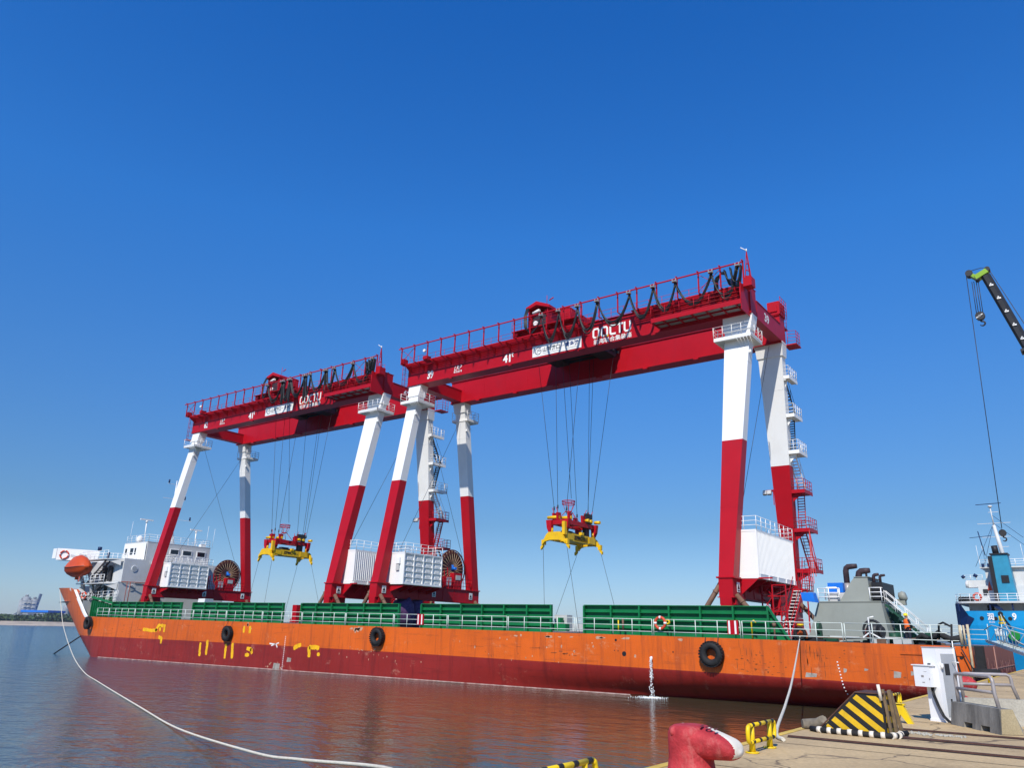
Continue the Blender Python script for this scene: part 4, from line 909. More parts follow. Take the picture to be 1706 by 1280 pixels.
for k in range(9): b.box(-112 + .6 * k, -111.9 + .6 * k, 53.4, 53.9, 5.0, 7.2 - .08 * k)
b.cyl((-111.2, 54, 5.6), (-109.6, 54, 5.6), .55, 14); b.build('windlass', M['green'], ship)
# bridge house
b = MB(); XA_ = -107.3
b.box(-113.5, XA_, 54.3, 70.5, 4.9, 9.6); b.box(-113.2, XA_ - .0, 54.6, 70.2, 9.6, 12.75)
b.box(-114, XA_ + .02, 54.2, 70.6, 9.45, 9.6)
b.box(-107.29, -107.2, 56.5, 66, 9.5, 9.62)
dh = b.build('deckhouse', M['owhite'], ship)
b = MB()
for y, z in ((56.15, 11.45), (56.18, 8.88), (62, 11.2), (66, 11.2)):
    b.cyl((XA_ - .1, y, z), (XA_ + .07, y, z), .42, 18); b.mi = 1; b.cyl((XA_, y, z), (XA_ + .08, y, z), .34, 18); b.mi = 0
b.build('porthole', [M['white'], mat('pale frosted porthole', (.38, .40, .40), .3)], dh)
b = MB(); b.box(-119, -113.5, 54.8, 70, 4.9, 9.2); b.box(-118.5, -113.2, 55.5, 69, 9.4, 12.6); b.build('forward_house', M['lgrey'], dh)
for z, y0 in ((9.3, 52.9), (12.55, 52.9)):
    b = MB(); b.prism([(-114.5, 54.4, z), (-107.35, 54.28, z), (-108.6, 53.2, z), (-109.4, y0, z), (-116.5, y0, z)], (0, 0, .12)); b.prism([(-107.4, 54.2, z), (-109.4, y0 + .1, z), (-107.4, 54.2, z - .8)], (-.1, 0, 0))
    dd = b.build('side_deck', M['lgrey'], dh)
    b = MB(); b.rail([(-108.9, y0 + .1, z + .12), (-116.4, y0 + .1, z + .12)], 1.1, 1.2, r=.03, pr=.035); b.build('railing', M['white'], dd)
b = MB(); a0, a1 = V((-109.5, 53.5, 12.5)), V((-114.5, 53.7, 9.4))
for dy in (-.3, .3): b.beam(a0 + V((0, dy, 0)), a1 + V((0, dy, 0)), .08, .25)
for k in range(10): q = a0.lerp(a1, (k + .5) / 10); b.box(q.x - .14, q.x + .14, q.y - .3, q.y + .3, q.z - .02, q.z + .02)
a0, a1 = V((-109.5, 53.5, 9.3)), V((-114.5, 53.7, 7.1))
for dy in (-.3, .3): b.beam(a0 + V((0, dy, 0)), a1 + V((0, dy, 0)), .08, .25)
b.build('side_stair', M['dark'], dh)
b = MB()
for x, z0, z1 in ((-110.6, 9.7, 11.8), (-112.2, 9.7, 11.8), (-111, 6.9, 9.1), (-112.8, 6.9, 9.1), (-109, 6.9, 8.9)): b.box(x, x + .85, 54.22, 54.32, z0, z1)
for x in (-110.5, -112.0): b.box(x, x + .5, 54.55, 54.62, 9.9, 11.6)
b.build('dark_doorway', M['dark'], dh)
b = MB(); b.box(-113.5, XA_, 57.5, 67.3, 12.75, 15.25); b.box(-113.6, XA_ + .03, 57.45, 67.35, 15.25, 15.33); b.box(-113.4, -107.9, 57.35, 57.5, 12.8, 14.9)
wh_ = b.build('wheelhouse', [M['owhite']], ship, 'wheelhouse with three dark windows facing aft')
for y0, y1, z0, z1 in ((61.03, 62.19, 13.9, 14.5), (62.96, 64.25, 13.88, 14.48), (65.27, 66.46, 13.85, 14.5)):
    b = MB(); b.box(XA_, XA_ + .09, y0 - .12, y1 + .12, z0 - .12, z1 + .12); b.mi = 1; b.box(XA_ + .03, XA_ + .1, y0, y1, z0, z1); b.build('window', [M['white'], M['glass']], wh_)
for x in (-112.9, -111.5, -110.3):
    b = MB(); b.box(x, x + (.45 if x < -112 else .8 if x < -111 else .35), 57.28, 57.36, 13.6, 14.5); b.build('side_window', M['glass'], wh_)
b = MB(); b.box(-113.4, -107.4, 57.33, 57.36, 12.8, 15.2); b.build('side_plate', M['white'], wh_)
b = MB(); b.rail([(XA_ - .1, 57.6, 15.33), (XA_ - .1, 67.2, 15.33), (-113.4, 67.2, 15.33)], 1.0, 1.2); b.rail([(XA_ - .1, 57.6, 15.33), (-113.4, 57.6, 15.33)], 1.0, 1.2); b.build('railing', M['white'], wh_)
b = MB(); b.rail([(XA_ + .9, 58.5, 12.4), (XA_ + .9, 67.5, 12.4)], 1.1, .95, r=.03, pr=.035); b.box(XA_, XA_ + 1, 58.4, 67.6, 12.28, 12.4); b.build('aft_gallery', M['white'], wh_)
# bridge wing
b = MB(); z0, z1 = 12.75, 14.25
b.prism([(-120.5, 51.3, z0 + .05), (-116.6, 55.6, z0 - .15), (-113.4, 57.4, z0 - .25), (-113.5, 59, z0), (-118, 59, z0), (-121.6, 52.2, z0)], (0, 0, .15))
P0, P1 = V((-120.5, 51.3, 0)), V((-116.9, 55.5, 0))
b.hexa([P0 + V((0, 0, z0)), P1 + V((0, 0, z0 - .15)), P1 + V((-.12, .08, z0 - .15)), P0 + V((-.12, .08, z0)), P0 + V((0, 0, z1 + .15)), P1 + V((0, 0, z1)), P1 + V((-.12, .08, z1)), P0 + V((-.12, .08, z1 + .15))])
b.box(-121.6, -120.5, 51.2, 51.35, z0 + .2, z1 + .1); b.prism([P1 + V((0, 0, z0 - .2)), V((-113.4, 57.2, z0 - .3)), V((-113.4, 57.2, z0 - .9)), V((-115.2, 56.4, z0 - 1.0))], (-.1, .1, 0))
bw = b.build('bridge_wing', M['white'], ship)
b = MB(); b.rail([P1 + V((0, 0, z0)), V((-113.4, 57.3, z0 - .1))], 1.2, .8, r=.03, pr=.035); b.rail([V((-113.4, 57.2, z0 - .1)), V((-109.5, 56.0, z0 - .15)), V((-108, 56.6, z0 - .15))], 1.1, .9, r=.03); b.box(-113.5, -107.5, 56.0, 57.4, z0 - .3, z0 - .15); b.build('railing', M['white'], bw)
b = MB(); b.cyl((-117, 55.6, 14.3), (-117, 55.6, 14.8), .28, 10); b.box(-115.6, -115.2, 56.1, 56.3, 13.2, 14.0); b.build('searchlight', M['navy'], bw)
# masts, radars, aerials
b = MB(); b.tube([(-109.4, 62.4, 15.3), (-110.2, 62.0, 19.3), (-110.2, 62.0, 25.0)], [.28, .16, .05], 8); b.beam((-110.2, 60.6, 24.4), (-110.2, 64.0, 24.4), .05, .05); b.beam((-110.2, 60.2, 22.2), (-110.2, 63.8, 22.2), .05, .05); b.beam((-110.0, 62, 19.2), (-110, 65.2, 19.2), .05, .05); b.mi = 1
for y, z in ((63.9, 24.5), (63.7, 22.3), (60.8, 24.5), (65, 19.3)): b.cyl((-110.2, y, z), (-110.2, y, z + .5), .12, 8)
b.build('mast', [M['white'], M['navy']], ship)
for y, zz in ((57.7, 18.2), (65.6, 17.6)):
    b = MB(); b.tube([(-109, y + .1, 15.4), (-109, y, zz)], .08, 6); b.cyl((-109, y, zz - .1), (-109, y, zz + .15), .18, 10); b.obox((-109, y, zz + .28), (.0, .95, 0), (.1, 0, 0), (0, 0, .08)); b.build('radar', M['white'], ship)
b = MB()
for x, y, h in ((-113, 57.7, 3.2), (-108, 60, 2.0), (-108, 66.9, 3.3), (-108, 65.0, 2.2), (-108, 68, 3.0), (-109, 61.5, 1.6)): b.tube([(x, y, 15.3), (x, y + .1, 15.3 + h)], .02, 4)
b.revolve((-110.5, 57.9, 15.3), (0, 0, 1), [(.3, 0), (.45, .3), (.45, .7), (.2, 1.0)], 12); b.box(-108.4, -107.8, 66, 66.8, 15.3, 15.8)
b.build('aerial', M['white'], ship)
b = MB(); b.box(-107.5, -106.6, 59.2, 60.0, 7.7, 8.2); b.cyl((-106.9, 58.6, 9.9), (-106.9, 58.6, 10.5), .3, 12); b.box(-107.2, -106.7, 58.0, 59.4, 9.5, 9.8); b.tube([(-107.2, 54.6, 9.6), (-105.9, 60.3, 9.6)], .06, 5); b.tube([(-105.9, 55.2, 4.9), (-105.9, 55.2, 9.6)], .06, 5); b.tube([(-105.6, 54.6, 4.9), (-105.6, 54.6, 9.6)], .05, 5); b.build('deck_fitting', M['maroon'], ship)
# davit
b = MB(); 
for dx in (0, 2.6):
    b.beam((-113.6 - dx, 54.2, 7.1), (-113.0 - dx, 53.4, 9.6), .35, .5); b.beam((-113.0 - dx, 53.4, 9.6), (-115.0 - dx, 52.8, 13.1), .3, .4); b.beam((-115.0 - dx, 52.8, 13.1), (-116.0 - dx, 52.5, 13.35), .25, .35); b.beam((-113.0 - dx, 53.6, 7.2), (-116.0 - dx, 53.3, 8.8), .25, .3)
b.beam((-113.6, 54.2, 8.2), (-118.2, 54.0, 7.6), .25, .3); b.build('boat_davit', M['lgrey'], ship)

# ventilation casing and low structures seen between the coamings
b = MB(); b.hexa([(-88.6, 54.5, 4.6), (-87.0, 54.5, 4.6), (-87.0, 56, 4.6), (-88.6, 56, 4.6), (-87.9, 54.5, 7.2), (-86.5, 54.5, 7.2), (-86.5, 55.6, 7.2), (-87.9, 55.6, 7.2)]); b.build('vent_casing', M['white'], ship)
b = MB(); b.box(-69.7, -69.0, 54.3, 55, 4.6, 6.4); b.box(-70.2, -69.2, 54.5, 55, 4.6, 5.0); b.build('hose_post', M['red'], ship)
b = MB(); b.box(-73, -66.9, 60, 63, 4.6, 6.6); b.box(-36.4, -35.2, 54.6, 55.4, 4.3, 5.5); b.box(-43, -36.6, 66, 69, 4.3, 5.0); b.build('storage_box', M['lgrey'], ship)
b = MB(); b.box(-36.2, -34.9, 53.9, 54.5, 4.25, 4.8); b.box(-35.7, -35.4, 53.9, 54.4, 4.8, 5.3); b.build('green_bollard', M['green'], ship)
b = MB(); b.tube([(-19.3, 52.6, 4.0), (-19.3, 52.6, 5.05), (-19.15, 52.6, 5.15), (-19.0, 52.6, 5.0)], .05, 6); b.cyl((-16.2, 52.9, 4.0), (-16.2, 52.9, 4.9), .06, 8); b.torus((-16.2, 52.9, 4.9), (0, 0, 1), .16, .07, 12, 6); b.cyl((-29.5, 52.8, 4.3), (-29.5, 52.8, 5.1), .05, 6); b.torus((-25.5, 52.8, 5.0), (0, 1, 0), .14, .07, 10, 6); b.build('yellow_vent', M['syellow'], ship)
b = MB(); b.tube([(-17.8, 52.6, 4.0), (-17.8, 52.6, 4.9)], .06, 6); b.cyl((-17.8, 52.6, 4.75), (-17.8, 52.6, 5.0), .13, 8); b.tube([(-29.0, 52.6, 4.3), (-29.0, 52.6, 5.2)], .08, 6); b.build('vent_pipe', M['brown'], ship)
for x0 in (-20.6, -48.9):
    b = MB(); z = deck_z(x0) + .25; b.box(x0, x0 + .75, 51.60, 51.68, z, z + .9); b.mi = 1; b.box(x0 + .08, x0 + .2, 51.585, 51.6, z + .03, z + .87); b.box(x0 + .5, x0 + .62, 51.585, 51.6, z + .03, z + .87); b.build('warning_board', [M['red'], M['white']], ship)

# engine casing aft
b = MB(); y0, y1 = 56.0, 60.5
b.hexa([(-16.7, y0, 4.0), (-11.55, y0, 3.9), (-11.55, y1, 3.9), (-16.7, y1, 4.0), (-15.85, y0 + .1, 6.45), (-11.85, y0 + .1, 6.40), (-11.85, y1, 6.4), (-15.85, y1, 6.45)])
b.box(-15.87, -11.83, y0 + .06, y1, 6.44, 6.50)
ec = b.build('engine_casing', M['grey'], ship)
b = MB(); b.prism([(-14.45, y0 + .25, 6.50), (-12.5, y0 + .25, 6.50), (-12.58, y0 + .35, 8.05), (-13.4, y0 + .35, 8.05), (-13.65, y0 + .33, 7.75)], (0, 3.2, 0)); b.box(-13.45, -12.5, y0 + .3, y0 + 3.6, 8.05, 8.09); b.build('funnel', M['grey'], ec)
b = MB(); b.box(-12.44, -11.75, y0 + .6, y0 + 4, 6.6, 7.72); b.build('louvre_box', M['black'], ec)
for k in range(0): pass
b = MB(); b.box(-15.3, -14.3, y0 + .8, y0 + 3, 7.1, 7.75); b.hexa([(-16.6, 55.2, 6.5), (-15.75, 55.2, 6.4), (-15.75, 56, 6.4), (-16.6, 56, 6.5), (-16.7, 55.2, 7.05), (-15.9, 55.2, 7.05), (-15.9, 56, 7.05), (-16.7, 56, 7.1)]); b.build('blue_cover', M['blue'], ec)
b = MB(); b.box(-15.3, -14.2, y0 + .5, y0 + 1.6, 6.52, 7.0); b.cyl((-15.2, y0 + .9, 6.85), (-14.2, y0 + .9, 6.85), .25, 12); b.build('fan_unit', M['lgrey'], ec)
b = MB(); b.rail([(-15.8, y0 + .15, 6.5), (-14.4, y0 + .15, 6.5)], .85, .7, r=.03, pr=.035); b.rail([(-12.5, y0 + .15, 6.5), (-11.8, y0 + .15, 6.5)], .85, .7, r=.03, pr=.035); b.rail([(-11.8, y0 + .15, 6.5), (-11.8, y0 + 4, 6.5)], .85, 1.0, r=.03)
b.tube([(-15.35, y0 + .2, 6.6), (-15.35, y0 + .2, 7.3), (-15.2, y0 + .2, 7.4), (-14.6, y0 + .2, 7.4), (-14.5, y0 + .2, 7.3), (-14.5, y0 + .2, 6.6)], .05, 6); b.build('railing', M['white'], ec)
def stack(x, z0, z1, r, reach, yy=None, m2=True):
    yy = yy or y0 + 1.4; b = MB(); h = z1 - r
    pts = [(x, yy, z0), (x, yy, h - r * 1.6), (x + r * .25, yy, h - r * .6), (x + r * .9, yy, h - r * .1), (x + reach * .6, yy, h), (x + reach, yy, h + .02)]
    b.tube(pts, [r] * 4 + [r * .95, r * .8], 14, cap=True)
    if m2: b.mi = 1; b.cyl((x, yy, z0), (x, yy, z0 + .85), r * 1.08, 14)
    b.build('exhaust_pipe', [M['soot'], M['pole']], ec)
M['soot'] = mat('sooty exhaust steel', (.045, .028, .032), .55, var=.4, nscale=3)
stack(-14.15, 6.9, 9.05, .19, .75); stack(-13.35, 7.3, 8.75, .21, .75, m2=False); stack(-12.85, 8.0, 8.6, .07, .25, m2=False); stack(-12.42, 7.6, 8.38, .11, .35, m2=False); stack(-12.02, 7.7, 8.3, .09, .33, m2=False)
b = MB(); a0, a1 = V((-11.75, 57.0, 6.3)), V((-9.5, 57.2, 4.0))
for dy in (-.3, .3):
    b.mi = 1; b.beam(a0 + V((0, dy, 0)), a1 + V((0, dy, 0)), .05, .12); b.mi = 0
    for h in (.45, .9): b.tube([a0 + V((0, dy, h)), a1 + V((0, dy, h))], .024, 5)
    for k in range(5): q = a0.lerp(a1, k / 4) + V((0, dy, 0)); b.tube([q, q + V((0, 0, .9))], .022, 4)
b.mi = 1
for k in range(11): q = a0.lerp(a1, (k + .5) / 11); b.box(q.x - .12, q.x + .12, q.y - .33, q.y + .33, q.z - .02, q.z + .02)
b.build('deck_stair', [M['white'], M['dgreen']], ship)
b = MB(); a0, a1 = V((-12.3, 57.9, 6.3)), V((-10.2, 58.0, 4.0)); b.beam(a0, a1, .5, .35); b.box(-11.5, -11.2, 57.5, 58.5, 4, 6.0); b.build('green_stair', M['dgreen'], ship)
b = MB(); b.revolve((-11.6, 60.5, 6.9), (1, 0, .3), [(.15, 0), (.32, .08), (.36, .35), (.25, .5)], 12); b.box(-11.7, -11.2, 60.3, 60.8, 6.4, 6.8); b.build('searchlight', M['grey'], ship)
# deck gear along the stern rail
b = MB(); b.cyl((-12.1, 53.4, 4.55), (-11.5, 53.2, 4.55), .48, 20); b.cyl((-11.5, 53.2, 4.55), (-11.3, 53.15, 4.55), .30, 20); b.mi = 1; b.torus((-11.95, 53.1, 4.5), (0, 1, 0), .32, .1, 20, 8); b.mi = 0
b.torus((-12.0, 53.6, 4.6), (.3, 1, 0), .62, .08, 22, 6)
b.build('mooring_winch', [M['dark'], M['maroon']], ship)
b = MB(); random.seed(9)
for k in range(26):
    x = random.uniform(-16.3, -8.0); y = random.uniform(52.8, 55); s_ = random.uniform(.1, .35); z = deck_z(x)
    b.mi = random.choice([0, 0, 1, 2, 3]); b.obox((x, y, z + s_ * .45), (s_ * 1.5, random.uniform(-.05, .05), 0), (0, s_, 0), (0, 0, s_ * .45))
for k in range(8): x = -16.3 + .9 * k; b.mi = k % 3; b.beam((x, 53.2, 4.12 + .05 * (k % 3)), (x + 1.6, 53.8, 4.2), .12, .1)
b.build('deck_lumber', [M['dark'], M['brown'], M['lgrey'], M['dgreen']], ship)
b = MB(); b.cyl((-15.35, 53.8, 4.72), (-15.2, 53.8, 4.72), .42, 18); b.box(-15.4, -15.15, 53.6, 54.0, 3.9, 4.5); b.box(-9.2, -8.7, 54, 54.6, 3.9, 4.6); b.cyl((-10.9, 54, 3.9), (-10.9, 54, 4.5), .3, 12); b.cyl((-10.4, 54.2, 3.9), (-10.4, 54.2, 4.5), .3, 12); b.build('green_reel', M['dgreen'], ship)
b = MB(); b.tube([(-11.8, 51.9, 3.95), (-11.8, 51.9, 5.35), (-11.5, 51.9, 5.4)], .05, 6); b.beam((-11.8, 51.85, 4.5), (-11.2, 51.85, 4.15), .07, .07); b.beam((-11.8, 51.85, 4.5), (-12.2, 51.85, 4.2), .07, .07); b.build('fairlead_bracket', M['white'], ship)
b = MB(); b.tube([(-8.9, 53.2, 4.0), (-8.3, 53.0, 4.5), (-7.7, 53.2, 4.15), (-7.0, 53.2, 4.3)], .2, 8); b.tube([(-9.8, 53.6, 4.0), (-9.2, 53.2, 4.4), (-8.6, 53.6, 4.0)], .16, 8); b.build('black_hose', M['rubber'], ship)
b = MB(); b.cyl((-6.62, 51.5, 1.4), (-6.55, 51.5, 5.0), .07, 8); b.cyl((-6.95, 51.5, 3.9), (-6.95, 51.5, 4.95), .07, 8); b.cyl((-6.75, 51.45, 3.9), (-6.75, 51.45, 4.95), .05, 8); b.build('guide_post', mat('stained cream post', (.50, .42, .28), .7, var=.3, nscale=5), ship)

# things hung on or standing on the ship
def tyre(x, z, R, label, ropes=True):
    y = YN - .30; b = MB(); b.torus((x, y, z), (0, 1, 0), R * .70, R * .30, 32, 12)
    for k in range(26):
        a = 2 * PI * k / 26; c_ = V((x + R * .985 * math.cos(a), y, z + R * .985 * math.sin(a))); t_ = V((-math.sin(a), 0, math.cos(a)))
        b.obox(c_, t_ * R * .075, V((0, R * .26, 0)), V((math.cos(a), 0, math.sin(a))) * R * .035)
    t = b.build('tyre_fender', M['rubber']); tag(t, label, 'tyre fender', 'tyre fenders hanging on the side of the orange ship')
    b = MB()
    for sx in (-.55, .55): b.tube([(x + sx * R, y, z + R * .72), (x + sx * R * 1.0, YN - .03, deck_z(x) + .05)], .02, 5)
    b.build('rope', M['dark'], t)
tyre(-107.6, 4.15, .78, 'black tyre fender at the bow, just below the raised bulwark'); tyre(-76.43, 3.35, .78, 'black tyre fender hanging between the yellow paint marks, under the farther crane')
tyre(-53.45, 3.45, .80, 'black tyre fender near the middle of the ship, below the gap between the cranes'); tyre(-21.71, 2.95, .82, 'largest looking black tyre fender, hanging by two ropes under the slanted green coaming')
def life_ring(c, ax, label, R=.36, m='ringo'):
    b = MB(); c = V(c); ax = V(ax).normalized(); b.torus(c, ax, R, .1, 24, 8); r = b.build('life_ring', M[m])
    tag(r, label, 'life ring', 'life rings on the orange ship'); b = MB()
    for k in range(4):
        u = ax.orthogonal().normalized(); q = Matrix.Rotation(PI / 4 + PI / 2 * k, 3, ax) @ u; b.cyl(c + q * R - q.cross(ax) * .07, c + q * R + q.cross(ax) * .07, .112, 10)
    b.build('band', M['white'], r)
life_ring((-25.5, 51.62, 4.9), (0, 1, 0), 'red and white life ring on the ship railing in front of the slanted green coaming', .38)
life_ring((-119.75, 52.0, 13.5), (.77, -.64, 0), 'red life ring on the white bridge wing', .55); life_ring((-113.9, 53.1, 7.8), (.3, -1, 0), 'red and white life ring on the railing below the lifeboat', .4)
# lifeboat
b = MB(); n = 20; prof = []
L_ = 6.0
sec = []
for i in range(n + 1):
    t = i / n * 2 - 1; wd = 1.25 * (1 - abs(t) ** 3.2) ** .7 + .02; k_ = .95 * (1 - abs(t) ** 4) ** .6 + .02; cb = .2 + 1.5 * max(0, 1 - abs(t) ** 1.9) ** .9
    sh = .18 * t * t
    ringp = [(0, -k_ - .15 + sh), (.55, -k_ * .85 + sh), (.92, -.35 + sh), (1.0, .12 + sh), (1.04, .16 + sh), (.96, .24 + sh), (.78, .24 + cb * .42), (.36, .24 + cb * .90), (0, .24 + cb)]
    ringp = [(a * wd, z) for a, z in ringp]; full = ringp + [(-a, z) for a, z in ringp[-2:0:-1]]
    sec.append([(-115.4 + t * L_ / 2, 52.35 + a, 11.35 + z) for a, z in full])
m_ = len(sec[0]); vs = [p for s_ in sec for p in s_]
fs = [(i * m_ + j, (i + 1) * m_ + j, (i + 1) * m_ + (j + 1) % m_, i * m_ + (j + 1) % m_) for i in range(n) for j in range(m_)] + [tuple(range(m_))[::-1], tuple(n * m_ + j for j in range(m_))]
b.smooth = True; b.add(vs, fs); lb = b.build('lifeboat', M['orange_boat'])
tag(lb, 'orange enclosed lifeboat hanging on its davit at the bow', 'lifeboat')
b = MB()
for y in (-1,): b.tube([(s_[4][0], s_[4][1] + .0, s_[4][2]) for s_ in sec][1:-1], .035, 5); b.tube([(s_[12][0], s_[12][1], s_[12][2]) for s_ in sec][1:-1], .035, 5)
b.build('rubbing_strake', M['dark'], lb)
b = MB(); b.torus((-113.6, 51.9, 9.9), (.2, 1, 0), .32, .05, 16, 6); b.box(-115.6, -115.2, 52.2, 52.5, 9.9, 10.3); b.build('propeller_guard', M['orange_boat'], lb)
# anchor chain at the bow, water jet
b = MB(); b.tube([(-112.2, 53.2, 2.7), (-118.5, 52.6, -.05)], .09, 6); tag(b.build('anchor_cable', M['dark']), 'dark anchor cable running from the bow down into the water', 'cable')
b = MB(); random.seed(6)
for k in range(330):
    t = random.random() ** .8; x = -26.2 + .22 * t + random.gauss(0, .02 + .06 * t); y = 51.5 - .55 * t ** .7 + random.gauss(0, .05); z = 2.62 * (1 - t * t); r_ = random.uniform(.010, .032)
    b.revolve((x, y, z), (0, 0, 1), [(r_ * .5, -r_ * 1.6), (r_, 0), (r_ * .5, r_ * 1.6)], 5)
for k in range(500):
    a = random.uniform(0, 2 * PI); q = abs(random.gauss(0, 1)); x = -26.0 + .55 * q * math.cos(a); y = 50.8 + .5 * q * math.sin(a); r_ = random.uniform(.01, .06) / (1 + .5 * q)
    b.revolve((x, y, .01), (0, 0, 1), [(r_, 0), (r_ * .7, .03), (.01, .05)], 6)
wm = bpy.data.materials.new('white water'); wm.use_nodes = True; wb = wm.node_tree.nodes['Principled BSDF']; wb.inputs['Base Color'].default_value = (.8, .82, .82, 1); wb.inputs['Roughness'].default_value = .3
tag(b.build('water_discharge', wm), 'white jet of discharge water falling from the hull and foaming on the surface', 'water jet', kind='stuff')
# mooring lines
def rope(pts, r, label, n=8, grp=None):
    P = [V(p) for p in pts]; out_ = []
    for i in range(len(P) - 1):
        p0, p1, p2, p3 = P[max(i - 1, 0)], P[i], P[i + 1], P[min(i + 2, len(P) - 1)]
        for k in range(8):
            t = k / 8; out_.append(.5 * ((2 * p1) + (p2 - p0) * t + (2 * p0 - 5 * p1 + 4 * p2 - p3) * t * t + (3 * p1 - p0 - 3 * p2 + p3) * t ** 3))
    out_.append(P[-1]); b = MB(); b.tube(out_, r, n); return tag(b.build('mooring_rope', M['rope']), label, 'rope', grp)
rope([(-129.5, 56.6, 9.0), (-118, 52.2, 6.2), (-106, 47.6, 3.7), (-86, 40, 1.1), (-72, 34.7, .12), (-60, 30.1, .04), (-41, 22.9, .04), (-31, 19.1, .1), (-20.5, 15.1, .62), (-16.6, 13.6, .98), (-11.84, 11.8, 1.5), (-7, 7.6, 2.2), (-4.6, 4.9, 2.62)], .038, 'long pale mooring rope trailing in the water from the bow to the quay', 8, 'mooring ropes')
rope([(-15.9, 51.62, 4.15), (-15.6, 50.5, 3.95), (-8.8, 27.5, 2.9), (-6.6, 19.9, 2.58), (-5.05, 14.6, 2.50), (-4.6, 13.6, 2.49)], .032, 'pale mooring rope hanging from the stern rail to the quay beside the guard rail', 8, 'mooring ropes')
b = MB(); b.torus((-15.95, 51.9, 4.35), (0, 1, 0), .3, .12, 20, 8); tag(b.build('tyre_on_deck', M['rubber']), 'small black tyre on the deck edge where the rope leaves the ship', 'tyre')
b = MB(); b.tube([(-7.3, 51.3, 5.0), (-7.4, 51.2, 4.0), (-7.2, 51.1, 2.6), (-7.05, 51.1, 1.4)], .06, 6); b.tube([(-8.2, 52.4, 4.1), (-8.1, 52.3, 5.0), (-7.8, 51.9, 5.1), (-7.4, 51.3, 4.9)], .06, 6); tag(b.build('fuel_hose', M['rubber']), 'thin black hose hanging over the rail at the stern', 'hose')
b = MB(); b.tube([(-7.0, 51.4, 3.7), (-6.4, 51.2, 2.3)], .035, 5); tag(b.build('mooring_cable', M['rope_steel']), 'dark diagonal wire across the orange hull at the stern corner', 'cable')
b = MB(); b.box(-6.35, -5.95, 51.2, 51.9, 2.55, 3.85); b.mi = 0; f_ = tag(b.build('fender_pad', M['rubber']), 'tall black rubber fender pad at the stern corner of the ship', 'fender')
b = MB(); b.tube([(-6.5, 50.9, 2.45), (-5.3, 51.2, 2.40)], .28, 14); tag(b.build('roller_fender', M['rubber']), 'fat black roller fender lying under the fender pad at the stern', 'fender')
b = MB(); b.smooth = True; b.revolve((-16.0, 52.5, 4.1), (.2, 0, 1), [(.30, 0), (.34, .15), (.2, .45), (.03, .62)], 10); tag(b.build('cloth_bundle', M['vest']), 'small bright orange bundle on deck at the foot of the slanted green coaming', 'bundle')
# gangway from the stern to the quay
b = MB(); a0, a1 = V((-5.75, 54.6, 4.15)), V((-.1, 38.4, 2.62)); sd = (a1 - a0).cross(V((0, 0, 1))).normalized() * .36
for s_ in (-1, 1):
    b.beam(a0 + sd * s_, a1 + sd * s_, .06, .16); b.tube([a0 + sd * s_ + V((0, 0, .6)), a0.lerp(a1, .1) + sd * s_ + V((0, 0, 1.0)), a1 + sd * s_ + V((0, 0, 1.0))], .024, 6)
    for k in range(8): q = a0.lerp(a1, .05 + k * .13) + sd * s_; b.tube([q, q + V((0, 0, 1))], .02, 5); b.tube([q, a0.lerp(a1, min(1, .05 + (k + 1) * .13)) + sd * s_ + V((0, 0, 1))], .014, 4)
for k in range(30): q = a0.lerp(a1, (k + .5) / 30); b.beam(q - sd, q + sd, .12, .03)
tag(b.build('gangway', M['railw']), 'long white lattice gangway sloping from the stern deck down to the quay', 'gangway')
# ---------------------------------------------------------------- quay furniture
def guard_rail(x, y, label, L=1.12, top=.375):
    """short yellow pipe frame: round-cornered loop carried by two posts, black bands on the bars"""
    b = MB(); z0, z1 = QZ + .15, QZ + top; ya, yb = y - .18, y - .18 + L; r_ = .030
    b.tube([(x, ya + .05, z1), (x, yb - .05, z1)], r_, 12); b.tube([(x, ya + .05, z0), (x, yb - .05, z0)], r_, 12)
    for e, s_ in ((ya, 1), (yb, -1)): b.tube([(x, e + s_ * .06, z1), (x, e + s_ * .015, z1 - .02), (x, e, z1 - .07), (x, e, z0 + .07), (x, e + s_ * .015, z0 + .02), (x, e + s_ * .06, z0)], r_ * 1.05, 12)
    f = empty('guard_rail', (x, y + .33, QZ), label, 'guard rail', 'yellow guard rails along the quay edge')
    bb = MB()
    for z in (z0, z1):
        for k in range(4): t_ = ya + .14 + k * .27; bb.tube([(x, t_, z), (x, t_ + .09, z)], r_ * 1.05, 12)
    pb = MB()
    for yy in (y, y + .74): pb.tube([(x - .02, yy, QZ), (x - .01, yy, QZ + .2), (x, yy, z1)], [.05, .038, .028], 10); pb.cyl((x - .02, yy, QZ + .001), (x - .02, yy, QZ + .02), .1, 12)
    b.build('rail_loop', M['syellow'], f); bb.build('black_band', M['black'], f); pb.build('post', M['syellow'], f)
guard_rail(-4.49, 11.95, 'yellow and black guard rail on the quay edge just right of the red bollard')
guard_rail(-4.49, 6.55, 'yellow and black guard rail at the bottom edge, left of the red bollard')
guard_rail(-4.45, 20.9, 'yellow guard rail behind the striped buffer at the quay edge')
guard_rail(-4.45, 33.2, 'nearer yellow guard rail seen through the grey pipe rails'); guard_rail(-4.40, 38.4, 'farther yellow guard rail seen through the grey pipe rails, beside the stern')
guard_rail(-3.2, 41.5, 'yellow guard rail near the foot of the white gangway')
